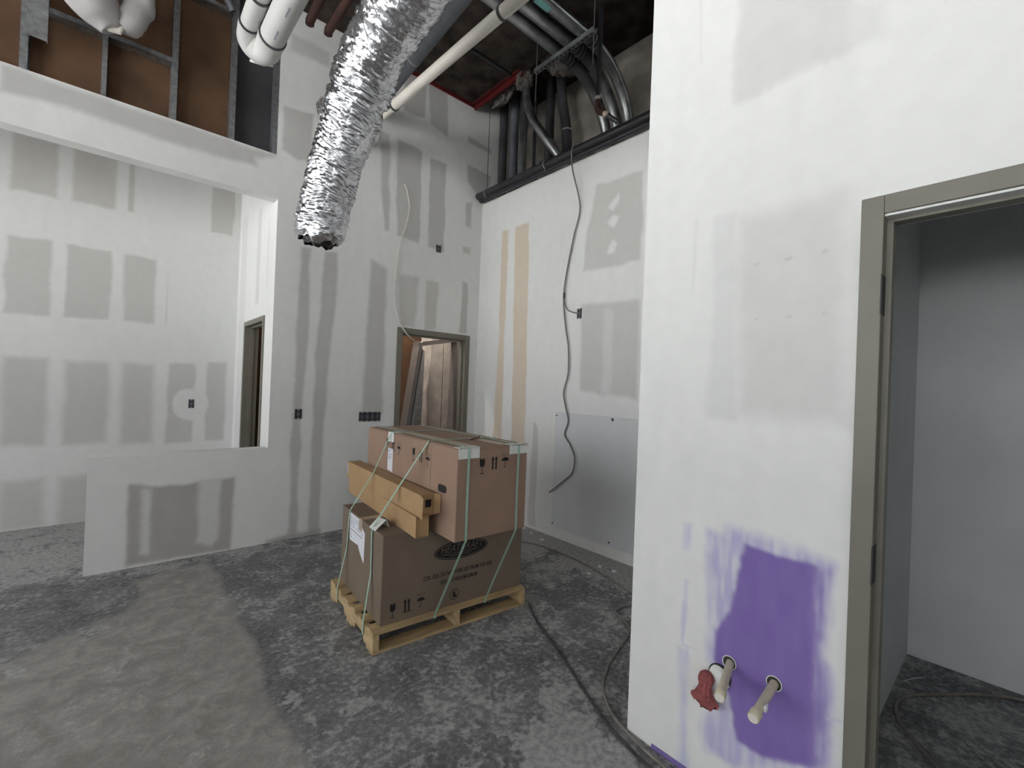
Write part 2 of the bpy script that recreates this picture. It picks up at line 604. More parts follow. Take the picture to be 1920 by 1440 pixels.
# taped-joint and paint patches of each wall, in metres along the wall and up
W4_PATCH = [
    ('g', 0.02, [(-0.776, 3.215), (-0.475, 3.215), (-0.475, 3.753), (-0.776, 3.753)]),
    ('g', 0.02, [(-0.372, 3.225), (-0.045, 3.225), (-0.045, 3.758), (-0.372, 3.758)]),
    ('g', 0.01, [(0.049, 3.243), (0.098, 3.243), (0.098, 3.744), (0.049, 3.744)]),
    ('g', 0.01, [(0.788, 3.21), (1.011, 3.21), (1.011, 3.741), (0.788, 3.741)]),
    ('g', 0.02, [(-0.794, 2.051), (-0.496, 2.051), (-0.496, 2.788), (-0.794, 2.788)]),
    ('g', 0.015, [(-0.389, 2.075), (-0.059, 2.075), (-0.059, 2.792), (-0.389, 2.792)]),
    ('g', 0.02, [(0.045, 2.074), (0.307, 2.074), (0.307, 2.784), (0.045, 2.784)]),
    ('g', 0.008, [(0.413, 2.087), (0.414, 2.087), (0.414, 2.764), (0.413, 2.764)]),
    ('g', 0.04, [(-0.781, 0.801), (-0.49, 0.801), (-0.49, 1.644), (-0.781, 1.644)]),
    ('g', 0.04, [(-0.369, 0.797), (-0.039, 0.797), (-0.039, 1.627), (-0.369, 1.627)]),
    ('g', 0.04, [(0.061, 0.776), (0.331, 0.776), (0.331, 1.638), (0.061, 1.638)]),
    ('g', 0.02, [(0.446, 0.762), (0.696, 0.762), (0.696, 1.662), (0.446, 1.662)]),
    ('g', 0.02, [(0.801, 0.765), (1.004, 0.765), (1.004, 1.703), (0.801, 1.703)]),
    ('h', 0.05, [(-0.767, 0.003), (-0.477, 0.003), (-0.477, 0.474), (-0.767, 0.474)]),
    ('h', 0.05, [(-0.381, -0.069), (-0.011, -0.069), (-0.011, 0.472), (-0.381, 0.472)]),
]
W1_PATCH = [
    ('d', 0.02, [(1.3, 2.808), (1.394, 2.815), (1.394, 1.908), (1.372, 1.076), (1.369, -0.01), (1.297, -0.006), (1.28, 1.079), (1.297, 1.899)]),
    ('d', 0.02, [(1.52, 2.823), (1.657, 2.843), (1.648, 2.257), (1.599, 1.605), (1.579, 1.07), (1.574, 0.003), (1.477, 0.005), (1.476, 1.073), (1.478, 1.811)]),
    ('d', 0.03, [(2.008, 2.838), (2.187, 2.778), (2.192, 2.217), (2.205, 1.196), (1.965, 1.182), (1.986, 2.078)]),
    ('g', 0.03, [(2.335, 2.748), (2.597, 2.762), (2.561, 2.178), (2.373, 2.169)]),
    ('g', 0.02, [(2.683, 2.741), (2.857, 2.748), (2.838, 2.185), (2.687, 2.174)]),
    ('d', 0.02, [(3.202, 2.824), (3.284, 2.825), (3.282, 2.188), (3.176, 2.183)]),
    ('d', 0.02, [(2.015, 4.234), (2.169, 4.245), (2.194, 3.206), (2.151, 3.195), (2.091, 3.589), (2.08, 3.99)]),
    ('d', 0.015, [(2.252, 4.231), (2.568, 4.208), (2.573, 3.139), (2.291, 3.172)]),
    ('d', 0.015, [(2.668, 4.177), (2.903, 4.187), (2.907, 3.129), (2.687, 3.128)]),
    ('d', 0.01, [(3.206, 4.283), (3.583, 4.264), (3.541, 4.035), (3.355, 3.949), (3.216, 4.079)]),
    ('d', 0.02, [(3.196, 3.807), (3.301, 3.858), (3.301, 3.508), (3.202, 3.509)]),
    ('g', 0.015, [(3.187, 3.256), (3.296, 3.271), (3.3, 3.185), (3.186, 3.179)]),
    ('d', 0.015, [(2.302, 5.025), (2.572, 5.036), (2.592, 4.595), (2.321, 4.58)]),
    ('d', 0.015, [(2.628, 5.063), (2.871, 5.053), (2.896, 4.512), (2.651, 4.557)]),
    ('d', 0.015, [(3.189, 4.642), (3.574, 4.623), (3.578, 4.541), (3.193, 4.564)]),
    ('d', 0.02, [(1.092, 4.095), (1.368, 4.115), (1.356, 3.668), (1.25, 3.629), (1.108, 3.677)]),
    ('g', 0.03, [(1.135, 4.793), (1.505, 4.786), (1.511, 4.629), (1.141, 4.621)]),
    ('d', 0.03, [(-0.644, 3.595), (1.056, 3.598), (0.892, 3.518), (0.904, 3.44), (0.213, 3.414), (-0.333, 3.437), (-0.638, 3.41)]),
    ('dd', 0.02, [(0.116, 0.656), (0.463, 0.614), (0.84, 0.651), (0.819, 0.43), (0.809, 0.02), (0.117, 0.028)]),
    ('l', 0.02, [(0.195, 0.617), (0.261, 0.617), (0.257, 0.124), (0.242, 0.084), (0.198, 0.102)]),
    ('l', 0.025, [(0.573, 0.638), (0.735, 0.643), (0.706, 0.121), (0.669, 0.082), (0.565, 0.113)]),
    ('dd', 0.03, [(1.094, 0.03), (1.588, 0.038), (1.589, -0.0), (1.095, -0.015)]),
]
W2_PATCH = [
    ('b', 0.015, [(4.18, 3.424), (4.071, 3.405), (4.061, 2.078), (4.051, 0.922), (4.21, 0.904), (4.17, 2.083)]),
    ('b', 0.015, [(3.941, 3.406), (3.704, 3.422), (3.672, 2.059), (3.643, 0.914), (3.876, 0.886), (3.908, 2.07)]),
    ('g', 0.01, [(3.521, 1.187), (3.443, 1.118), (3.434, 0.048), (3.559, 0.016)]),
    ('g', 0.02, [(2.764, 3.542), (2.244, 3.518), (2.237, 2.704), (2.897, 2.719), (2.867, 3.08)]),
    ('w', 0.015, [(2.602, 2.908), (2.544, 2.966), (2.506, 2.918), (2.538, 2.835), (2.611, 2.829)]),
    ('w', 0.015, [(2.624, 3.127), (2.554, 3.2), (2.476, 3.169), (2.536, 3.065)]),
    ('w', 0.015, [(2.619, 3.278), (2.549, 3.349), (2.503, 3.386), (2.483, 3.33), (2.556, 3.23)]),
    ('g', 0.03, [(2.908, 2.379), (2.238, 2.358), (2.227, 1.473), (2.88, 1.526), (2.881, 1.967)]),
    ('l', 0.025, [(2.606, 2.31), (2.508, 2.29), (2.502, 1.494), (2.611, 1.49), (2.616, 2.007)]),
]
W3_PATCH = [
    ('g3', 0.03, [(0.762, 3.111), (0.405, 2.888), (0.405, 2.718), (0.756, 2.705)]),
    ('l2', 0.03, [(0.41, 2.892), (0.305, 2.826), (0.302, 2.708), (0.405, 2.718)]),
    ('l2', 0.02, [(0.829, 2.264), (0.745, 2.27), (0.716, 1.447), (0.821, 1.459)]),
    ('g3', 0.05, [(0.741, 2.25), (0.388, 2.251), (0.363, 1.459), (0.534, 1.462), (0.717, 1.467)]),
    ('l2', 0.01, [(0.928, 3.214), (0.914, 3.205), (0.907, 2.942), (0.913, 2.934)]),
    ('l2', 0.01, [(0.907, 2.273), (0.9, 2.272), (0.907, 1.967), (0.914, 1.968)]),
    ('d', 0.004, [(0.671, 2.046), (0.652, 2.05), (0.652, 2.044), (0.671, 2.039)]),
    ('d', 0.004, [(0.561, 2.047), (0.544, 2.052), (0.544, 2.046), (0.561, 2.041)]),
    ('d', 0.004, [(0.452, 2.051), (0.437, 2.055), (0.437, 2.049), (0.452, 2.045)]),
    ('d', 0.004, [(0.664, 1.838), (0.646, 1.845), (0.645, 1.839), (0.664, 1.832)]),
    ('d', 0.004, [(0.553, 1.836), (0.536, 1.842), (0.536, 1.837), (0.553, 1.831)]),
    ('d', 0.004, [(0.446, 1.84), (0.431, 1.845), (0.431, 1.84), (0.446, 1.834)]),
    ('pl', 0.03, [(0.8, 0.997), (0.745, 0.998), (0.732, 1.033), (0.593, 1.029), (0.475, 1.017), (0.387, 0.998), (0.392, 0.902), (0.401, 0.775), (0.396, 0.685), (0.375, 0.604), (0.379, 0.48), (0.375, 0.337), (0.667, 0.144), (0.787, 0.138), (0.811, 0.182), (0.813, 0.233), (0.757, 0.345), (0.731, 0.409), (0.792, 0.487), (0.802, 0.556), (0.796, 0.751)]),
    ('pu', 0.012, [(0.662, 0.982), (0.555, 0.98), (0.441, 0.977), (0.418, 0.308), (0.58, 0.242), (0.664, 0.25), (0.709, 0.385), (0.747, 0.459), (0.77, 0.498), (0.767, 0.616), (0.714, 0.717), (0.684, 0.849)]),
    ('pm', 0.03, [(0.447, 0.969), (0.404, 0.971), (0.409, 0.772), (0.406, 0.674), (0.393, 0.594), (0.395, 0.324), (0.431, 0.3)]),
    ('w', 0.02, [(0.845, 0.056), (0.815, 0.098), (0.75, 0.125), (0.7, 0.122), (0.851, 0.022)]),
    ('pf', 0.012, [(0.909, 1.003), (0.877, 1.011), (0.885, 0.902), (0.909, 0.895)]),
    ('pf', 0.008, [(0.898, 0.775), (0.883, 0.78), (0.883, 0.642), (0.894, 0.515), (0.904, 0.511), (0.907, 0.633)]),
    ('pf', 0.005, [(0.902, 0.507), (0.827, 0.512), (0.831, 0.505), (0.903, 0.499)]),
    ('pf', 0.006, [(0.395, 0.492), (0.333, 0.51), (0.333, 0.503), (0.395, 0.486)]),
    ('pf', 0.02, [(0.909, 0.477), (0.873, 0.494), (0.859, 0.017), (0.898, -0.009)]),
]

# ------------------------------------------------------------------ the setting
def struct_box(name, lo, hi, m):
    return MB().box(lo, hi).build(name, m, kind='structure')


def make_floor():
    X = np.unique(np.concatenate([lines(-4.8, -1.4, 0.2, []), lines(-1.4, 3.5, 0.02, []), lines(3.5, 4.2, 0.1, [])]).round(4))
    Y = np.unique(np.concatenate([lines(-4.8, -0.2, 0.2, []), lines(-0.2, 6.3, 0.02, []), lines(6.3, 6.8, 0.1, [])]).round(4))
    gx, gy = np.meshgrid(X, Y)
    gx, gy = gx.ravel(), gy.ravel()
    n = len(gx)
    R = np.full(n, 0.38)
    G = np.zeros(n)
    B = np.zeros(n)
    w1 = vnoise(gx, gy, 0.22, 3) - 0.5
    w2 = vnoise(gx, gy, 0.07, 4) - 0.5
    ss = lambda a: np.clip(a, 0, 1) ** 2 * (3 - 2 * np.clip(a, 0, 1))
    # strip and large patch of newer concrete
    sd = sdist(gx, gy, [(0.16, 4.37), (0.64, 4.37), (0.645, 2.9), (0.60, 1.0), (0.60, -0.2), (-4.8, -0.2), (-4.8, 3.2), (-0.5, 3.35), (0.10, 3.72)])
    edge = np.where(gx > 0.4, 0.25, 1.0)
    G = ss(0.5 - (sd + (w1 * 0.25 + w2 * 0.08) * edge) / 0.05)
    # dark bare area between the patch and the half wall
    B += 0.55 * ss(0.5 - (sdist(gx, gy, [(-0.2, 4.45), (0.15, 4.4), (0.1, 3.8), (-0.9, 3.5)]) + w1 * 0.3) / 0.25)
    B += 0.5 * ss(0.5 - (sdist(gx, gy, [(-0.42, 2.65), (-0.15, 2.5), (0.10, 2.35), (0.15, 1.9), (0.0, 1.2), (-1.6, 1.2), (-1.4, 2.9)]) + w1 * 0.3) / 0.25)
    # dust from sanding
    R += 0.38 * ss((gx - 2.95 + w1 * 0.5 + w2 * 0.25) / 0.35) * (gy > 1.1)
    R += 0.12 * ss((gx - 2.2 + w1 * 0.6) / 0.8) * (gy > 2.6)
    R += 0.22 * ss((gy - 4.5 + w1 * 0.5) / 0.4)
    R += 0.05 * ss((gx - 0.9 + w1 * 0.8) / 0.5) * ss((2.4 - gy) / 0.8)
    R += 0.34 * ss(0.5 - (sdist(gx, gy, [(1.72, 0.5), (1.75, 1.1), (1.85, 1.35), (1.62, 1.5), (1.35, 1.2), (1.3, 0.5)]) + w1 * 0.35 + w2 * 0.15) / 0.10)
    R += 0.42 * ss((gx - 3.10 + w1 * 0.4 + w2 * 0.3) / 0.15) * (gy > 1.3)
    R += 0.14 * ss((4.6 - gy) / 0.1) * ss((gy - 4.3 + w1 * 0.2) / 0.25) * (gx > -0.2)
    R -= 0.12 * G
    # splats of joint compound
    rs = np.random.RandomState(5)
    spl = [(0.70, 2.27, .07), (1.60, 1.80, .04), (1.66, 1.70, .045), (1.28, 1.50, .06), (1.36, 1.46, .05), (1.5, 1.42, .035), (1.9, 2.05, .04), (1.2, 1.9, .035), (0.95, 2.05, .05), (-0.3, 3.35, .06), (2.6, 2.4, .05), (2.9, 2.1, .04)]
    spl += [(rs.uniform(-0.9, 3.2), rs.uniform(1.0, 4.3), rs.uniform(0.008, 0.028)) for _ in range(150)]
    for (sx, sy, sr) in spl:
        k = np.where((abs(gx - sx) < sr * 3) & (abs(gy - sy) < sr * 3))[0]
        d = np.hypot((gx[k] - sx) * rs.uniform(0.7, 1.5), gy[k] - sy) + w2[k] * sr * 1.4
        R[k] = np.maximum(R[k], (0.60 if sr > 0.03 else 0.75) * ss((sr * 0.8 - d) / 0.03 + 0.5))
    P = np.stack([gx, gy, np.zeros(n)], 1)
    nx = len(X)
    jj, ii = np.mgrid[0:len(Y) - 1, 0:nx - 1]
    a = (jj * nx + ii).ravel()
    o = fast_mesh('floor', P, np.stack([a, a + 1, a + nx + 1, a + nx], 1), M['floor'])
    attr = o.data.color_attributes.new('paint', 'FLOAT_COLOR', 'POINT')
    rgba = np.ones((n, 4), np.float32)
    rgba[:, 0], rgba[:, 1], rgba[:, 2] = np.clip(R, 0, 1), np.clip(G, 0, 1), np.clip(B, 0, 1)
    attr.data.foreach_set('color', rgba.ravel())
    o['kind'] = 'structure'


make_floor()

# back room continuation of the taped boards to the left of the frame
for _x in (-1.19, -1.6, -2.01, -2.42, -2.83, -3.24, -3.65):
    for (_a, _b) in ((0.8, 1.64), (2.06, 2.79), (3.22, 3.75)):
        W4_PATCH.append(('g', 0.025, [(_x, _a), (_x + 0.31, _a), (_x + 0.31, _b), (_x, _b)]))
    W4_PATCH.append(('h', 0.05, [(_x, 0), (_x + 0.31, 0), (_x + 0.31, 0.47), (_x, 0.47)]))
W4_PATCH.append(('w', 0.012, [(0.666 + 0.17 * math.cos(t * math.pi / 10), 1.2 + 0.18 * math.sin(t * math.pi / 10)) for t in range(20)]))
W4_PATCH.append(('l', 0.006, [(0.405, 2.09), (0.413, 2.09), (0.418, 2.77), (0.41, 2.77)]))

W1_HOLES = [(-4.6, -0.13, -1, 3.205), (-0.13, 1.085, 0.887, 3.205), (-4.6, 1.06, 3.61, 6), (2.40, 3.275, -1, 2.10)]
w1 = wall('wall_partition', 'Y', 4.6, -4.6, 4.15, 0, 5.35, 0.13, W1_HOLES, W1_PATCH, 21, fine=(-1.0, 3.72))
wall('wall_back', 'Y', 6.28, -4.6, 1.205, 0, 5.05, 0.12, [], W4_PATCH, 31, fine=(-2.4, 1.205))
W5_PATCH = [('l2', 0.02, [(5.85, 0), (6.15, 0), (6.15, 3.4), (5.85, 3.4)]), ('l', 0.02, [(5.2, 2.3), (5.35, 2.3), (5.35, 3.3), (5.2, 3.3)]), ('l2', 0.02, [(4.85, 2.4), (4.92, 2.4), (4.92, 3.1), (4.85, 3.1)])]
wall('wall_side', 'X', 1.085, 4.73, 6.28, 0, 5.05, 0.12, [(4.955, 5.75, -1, 2.10)], W5_PATCH, 41, step=0.03)
wall('wall_right', 'X', 3.46, 1.145, 4.6, 0, 3.87, 0.12, [], W2_PATCH, 51, fine=(2.0, 4.6))
W3_PATCH += [('g3', 0.03, [(-0.9, 1.4), (-1.25, 1.4), (-1.25, 2.25), (-0.9, 2.25)]), ('g3', 0.03, [(0.76, 2.71), (0.4, 2.71), (0.4, 3.6), (0.76, 3.6)])]
wall('wall_near_right', 'X', 1.8, -4.6, 1.145, 0, 5.05, 0.13, [(-0.62, 0.29), (-0.62, 0.29)][:0] + [(-0.62, 0.29, -1, 2.13)], W3_PATCH, 61, step=0.007, fine=(0.25, 1.145))

struct_box('wall_return', (1.93, 1.02, 0), (4.15, 1.145, 5.05), M['white'])
struct_box('wall_concrete', (4.15, 1.0, 0), (4.35, 6.9, 5.35), M['conc'])
struct_box('wall_service_back', (1.205, 6.6, 0), (4.15, 6.72, 5.05), M['white'])
struct_box('wall_service_side', (1.06, 6.4, 0), (1.205, 6.72, 5.05), M['white'])
rw = MB()
xs = [-4.8] + [v for w in REAR_FILL for v in w] + [1.93]
for a, b in zip(xs[0::2], xs[1::2]):
    rw.box((a, -4.8, 0), (b, -4.6, 5.05))
for a, b in REAR_FILL:  # wall below and above the added fill-light opening
    rw.box((a, -4.8, 0), (b, -4.6, REAR_Z0)).box((a, -4.8, REAR_Z1), (b, -4.6, 5.05))
rw.build('wall_rear', M['white'], kind='structure')
struct_box('ceiling', (-4.8, -4.8, 5.05), (3.3, 6.8, 5.35), M['ceil'])
struct_box('ceiling_recess', (3.3, 1.0, 5.35), (4.35, 6.9, 5.55), M['ceil'])
# closet behind the near right wall
struct_box('wall_closet_back', (3.69, -1.72, 0), (3.79, 0.5, 2.85), M['bluewall'])
struct_box('wall_closet_side', (1.93, 0.41, 0), (3.69, 0.5, 2.85), M['bluewall'])
struct_box('wall_closet_near', (1.93, -1.72, 0), (3.69, -1.62, 2.85), M['bluewall'])
struct_box('ceiling_closet', (1.93, -1.72, 2.85), (3.79, 0.5, 2.93), M['white'])

# storefront on the left, out of the picture: piers, sill, head and frames
sf = MB()
ys = [-4.8] + [v for w in WINS for v in w] + [6.4]
for a, b in zip(ys[0::2], ys[1::2]):
    sf.box((WINDOW_X - 0.2, a, 0), (WINDOW_X, b, 5.05))
for (a, b), zs in zip(WINS, SILL):
    sf.box((WINDOW_X - 0.2, a, 0), (WINDOW_X, b, zs))
    sf.box((WINDOW_X - 0.2, a, WIN_Z1), (WINDOW_X, b, 5.05))
sf.build('wall_storefront', M['white'], kind='structure')
for i, (a, b) in enumerate(WINS):
    WIN_Z0 = SILL[i]
    wo = thing('window_%d' % (i + 1), (WINDOW_X - 0.1, (a + b) / 2, WIN_Z0), kind='structure')
    for (p, q, r, s) in ((a, a + .05, WIN_Z0, WIN_Z1), (b - .05, b, WIN_Z0, WIN_Z1), ((a + b) / 2 - .025, (a + b) / 2 + .025, WIN_Z0, WIN_Z1)):
        MB().box((WINDOW_X - .15, p, r), (WINDOW_X - .05, q, s)).build('mullion', M['galv'], wo)
    for (r, s) in ((WIN_Z0, WIN_Z0 + .05), (WIN_Z1 - .05, WIN_Z1)):
        MB().box((WINDOW_X - .15, a + .05, r), (WINDOW_X - .05, b - .05, s)).build('rail', M['galv'], wo)
MB().box((-60, -60, -0.12), (WINDOW_X - 0.2, 60, -0.02)).box((WINDOW_X - 0.2, -60, -0.12), (60, -4.8, -0.02)).build('ground_outside', M['asphalt'], kind='structure')

# ---- open stud framing above the header (part of the partition)
def stud(x, z0, z1, face=0.04, flip=1, m='galv'):
    b = MB()
    b.box((x, 4.603, z0), (x + face, 4.606, z1))                 # flange towards the room
    b.box((x, 4.694, z0), (x + face, 4.697, z1))
    xx = x if flip > 0 else x + face - 0.003
    b.box((xx, 4.606, z0), (xx + 0.003, 4.694, z1))
    b.build('stud', M[m], w1)


for x, z0, z1 in ((-0.56, 3.61, 5.05), (0.27, 3.61, 5.05), (0.68, 3.61, 5.05), (1.02, 3.61, 5.05), (-0.97, 3.61, 5.05), (-1.38, 3.61, 5.05), (-1.8, 3.61, 5.05), (-2.2, 3.61, 5.05), (-3.0, 3.61, 5.05), (-3.8, 3.61, 5.05)):
    stud(x, z0, z1)
stud(-0.145, 3.61, 4.07, 0.03)
for x0, x1, z in ((-0.5, 0.27, 4.07), (0.31, 0.68, 4.70), (-2.2, -0.97, 4.07)):
    b = MB().box((x0, 4.612, z), (x1, 4.70, z + 0.003)).box((x0, 4.612, z), (x1, 4.615, z + 0.04))
    b.build('track', M['galv'], w1)
for x0, x1, m in ((-4.6, -1.38, 'kraft'), (-1.38, -0.56, 'kraft'), (-0.56, -0.14, 'kraft'), (-0.14, 0.27, 'kraft'), (0.27, 0.68, 'kraft'), (0.68, 1.06, 'blackpanel')):
    MB().box((x0, 4.70, 3.58), (x1 - 0.003, 4.715, 5.05)).build('backing_panel', M[m], w1)

# ---- steel door frames
def door_frame(name, axis, c, th, u0, u1, zt, label, fw=0.055, m='frame', face=0.012, flip=False):
    """u0<u1 outer edges, zt outer top. flip: room is on the far side of the wall as well"""
    base = (c, (u0 + u1) / 2, 0) if axis == 'X' else ((u0 + u1) / 2, c, 0)
    t = thing(name, base, label, kind='structure')
    pt = (lambda u, d, z: (d, u, z)) if axis == 'X' else (lambda u, d, z: (u, d, z))

    def bx(b, ua, ub, da, db, za, zb):
        p, q = pt(ua, da, za), pt(ub, db, zb)
        return b.box(tuple(min(x, y) for x, y in zip(p, q)), tuple(max(x, y) for x, y in zip(p, q)))
    d0, d1 = c - face, c + th + face
    for (a, b_, s) in ((u0, u0 + fw, 1), (u1 - fw, u1, -1)):
        bb = MB()
        bx(bb, a, b_, d0, d1, 0, zt)
        j = bb.build('jamb', M[m], t, bevel=0.003)
        inn = a + fw if s > 0 else b_ - fw
        st = MB()
        bx(st, min(inn, inn + s * 0.016), max(inn, inn + s * 0.016), c + 0.045, d1 - 0.05, 0, zt - fw)
        st.build('stop', M[m], j)
    bb = MB()
    bx(bb, u0 + fw, u1 - fw, d0, d1, zt - fw, zt)
    h = bb.build('head', M[m], t, bevel=0.003)
    st = MB()
    bx(st, u0 + fw + 0.016, u1 - fw - 0.016, c + 0.045, d1 - 0.05, zt - fw - 0.016, zt - fw)
    st.build('stop', M[m], h)
    return t, pt


d1, pt = door_frame('door_1', 'X', 1.8, 0.13, -0.68, 0.346, 2.195, 'taupe painted steel door frame beside the purple patch', fw=0.058)
for (za, zb) in ((1.82, 1.945), (0.97, 1.09), (0.2, 0.32)):
    MB().box((1.787, 0.2865, za), (1.84, 0.2905, zb)).build('hinge_pocket', M['framedk'], d1)
d2, pt = door_frame('door_2', 'Y', 4.6, 0.13, 2.342, 3.335, 2.16, 'taupe steel door frame behind the pallet of boxes', fw=0.062)
MB().box((3.2685, 4.63, 1.62), (3.2735, 4.66, 1.72)).build('hinge_plate', M['galv'], d2)
MB().box((3.2685, 4.63, 1.25), (3.2735, 4.66, 1.35)).build('hinge_plate', M['galv'], d2)
d3, pt = door_frame('door_3', 'X', 1.085, 0.12, 4.905, 5.80, 2.15, 'narrow looking taupe door frame seen through the wall opening', fw=0.052)

# ---- service room seen through the doorways
for x0, x1 in ((1.3, 2.3), (2.305, 3.3), (3.305, 4.12)):
    MB().box((x0, 6.54, 0), (x1, 6.60, 2.9)).build('backing_board', M['kraft'], bpy.data.objects['wall_service_back'])
MB().box((1.50, 5.1, 0), (1.52, 6.5, 2.6)).build('plywood_sheet', M['kraft'], label='brown plywood sheet standing inside the side doorway', cat='plywood')
pc = thing('concrete_pier', (3.62, 5.8, 0), 'weathered grey board-marked pier behind the far doorway', 'pier')
for x0, x1 in ((3.40, 3.612), (3.624, 3.84)):
    MB().box((x0, 5.62, 0), (x1, 5.9, 4.9)).build('panel', M['pier'], pc, bevel=0.004)

lf = thing('leaning_door_frame', (3.05, 5.1, 0), 'bare steel door frame leaning inside the far doorway', 'door frame')
def slab(b, p, q, w, d):
    """bar from p to q, w wide in x, d deep in y"""
    p, q = Vector(p), Vector(q)
    vs = []
    for c_ in (p, q):
        vs += [c_ + Vector((-w / 2, -d / 2, 0)), c_ + Vector((w / 2, -d / 2, 0)), c_ + Vector((w / 2, d / 2, 0)), c_ + Vector((-w / 2, d / 2, 0))]
    b.add(vs, [(0, 3, 2, 1), (4, 5, 6, 7), (0, 1, 5, 4), (1, 2, 6, 5), (2, 3, 7, 6), (3, 0, 4, 7)])
    return b
L0, L1 = (2.53, 4.95, 0.0), (2.86, 5.05, 2.0)
R0, R1 = (3.37, 5.0, 0.0), (3.43, 5.05, 2.12)
lg = slab(MB(), L0, L1, 0.05, 0.16).build('leg', M['bareframe'], lf)
slab(MB(), (L0[0] + .045, L0[1] + .02, 0), (L1[0] + .045, L1[1] + .02, 1.97), 0.04, 0.10).build('rabbet', M['framedk'], lg)
slab(MB(), R0, R1, 0.045, 0.14).build('leg', M['bareframe'], lf)
hb = MB()
hb.prism([(2.835, 4.98, 2.0), (3.455, 4.98, 2.12), (3.455, 4.98, 2.17), (2.835, 4.98, 2.055)], (0, 0.14, 0))
hb.build('head', M['bareframe'], lf)
def leaning_stud(p, q, label):
    b = MB()
    slab(b, p, q, 0.09, 0.003)
    slab(b, (p[0] - .045, p[1] + .02, p[2]), (q[0] - .045, q[1] + .02, q[2]), 0.003, 0.04)
    slab(b, (p[0] + .045, p[1] + .02, p[2]), (q[0] + .045, q[1] + .02, q[2]), 0.003, 0.04)
    b.build('steel_stud', M['galv'], label=label, cat='stud')
leaning_stud((2.86, 5.25, 0), (3.10, 5.42, 2.05), 'loose steel stud leaning left of the weathered pier')
leaning_stud((3.10, 5.4, 0), (3.22, 5.56, 2.0), 'loose steel stud leaning close against the weathered pier')

# bare bulb work light hanging in the service room
wl = thing('work_light', (2.6, 5.35, 3.3), 'bare bulb work light hanging in the room behind the far doorway', 'lamp')
MB().tube([V(2.6, 5.35, 3.42), V(2.6, 5.35, 5.05)], 0.005, 6).build('cord', M['cord'], wl)
MB().tube([V(2.6, 5.35, 3.36), V(2.6, 5.35, 3.43)], 0.022, 12).build('socket', M['cord'], wl)
_bm = mat('lit_bulb', (1, 0.9, 0.75))
_bn = _bm.node_tree.nodes['Principled BSDF']
_bn.inputs['Emission Color'].default_value = (1.0, 0.86, 0.68, 1)
_bn.inputs['Emission Strength'].default_value = 60.0
MB().tube(curve([V(2.6, 5.35, 3.36), V(2.6, 5.35, 3.33), V(2.6, 5.35, 3.29), V(2.6, 5.35, 3.26)], 4), [0.012, 0.016, 0.02, 0.026, 0.03, 0.033, 0.035, 0.035, 0.034, 0.032, 0.028, 0.02, 0.004], 14).build('bulb', _bm, wl, smooth=True)
_pl = bpy.data.lights.new('bulb_light', 'POINT')
_pl.energy = 60.0
_pl.color = (1.0, 0.93, 0.86)
_pl.shadow_soft_size = 0.06
_po = bpy.data.objects.new('bulb_light', _pl)
_po.location = (2.6, 5.35, 3.2)
COL.objects.link(_po)

# ------------------------------------------------------------------ pallet and boxes
PF = frame(1.134, 2.375, 0, -4.4)
PL, PW, PH = 1.10, 0.84, 0.123
pal = thing('pallet', PF(PL / 2, PW / 2, 0), 'pale pine shipping pallet under the strapped cardboard boxes', 'pallet')
for u in (0.0, PL / 2 - 0.019, PL - 0.038):
    b = MB()
    prof = [(0.0, 0.016), (0.15, 0.016), (0.165, 0.055), (0.30, 0.055), (0.315, 0.016), (0.52, 0.016), (0.535, 0.055), (0.67, 0.055), (0.685, 0.016), (PW, 0.016), (PW, 0.106), (0.0, 0.106)]
    b.prism([PF(u, v, w) for v, w in prof], PF(0.038, 0, 0) - PF(0, 0, 0))
    b.build('stringer', M['woody'], pal, bevel=0.002)
for v, w in ((0.0, 0.11), (0.165, 0.085), (0.31, 0.085), (0.455, 0.085), (0.60, 0.085), (PW - 0.11, 0.11)):
    MB().box((0.004 * (v % 0.02) * 10, v, 0.106), (PL, v + w, PH), PF).build('deck_board', M['wood'], pal, bevel=0.002)
for v, w in ((0.0, 0.10), (0.37, 0.10), (PW - 0.10, 0.10)):
    MB().box((0.0, v, 0.0), (PL, v + w, 0.016), PF).build('bottom_board', M['wood'], pal, bevel=0.002)

LF = frame(1.195, 2.42, PH, -4.6)
LL, LW, LH = 1.033, 0.772, 0.522
UF = frame(1.463, 2.085, PH + LH + 0.005, -2.2)
UL, UW, UH = 0.522, 1.30, 0.528


def face_front(F, off=-0.0012):
    return lambda s, t: F(s, off, t)


def face_left(F, off=-0.0012):
    """s runs away from the viewer"""
    return lambda s, t: F(off, s, t)


def ico(name, f, parent, shapes, m='ink'):
    """print on a face: list of 2d polygons"""
    b = MB()
    for sh in shapes:
        b.poly([f(*p) for p in sh])
    return b.build(name, M[m], parent)


def glass(cx, cy, h, mir=1):
    w = h * 0.2
    bowl = [(cx - w, cy + h)] + [(cx - w, cy + h * 0.62)] + [(cx - w * math.cos(a), cy + h * 0.62 - h * 0.17 * math.sin(a)) for a in (0.5, 1.0, 1.5, 2.1, 2.6)] + [(cx + w, cy + h * 0.62), (cx + w, cy + h)]
    # crack notch in the rim
    bowl += [(cx + w * .3, cy + h), (cx + w * .1, cy + h * .86), (cx - w * .1, cy + h)]
    return [bowl, [(cx - w * .12, cy + h * .46), (cx - w * .12, cy + .04 * h), (cx + w * .12, cy + .04 * h), (cx + w * .12, cy + h * .46)],
            [(cx - w * .8, cy), (cx + w * .8, cy), (cx + w * .8, cy + h * .05), (cx - w * .8, cy + h * .05)]]


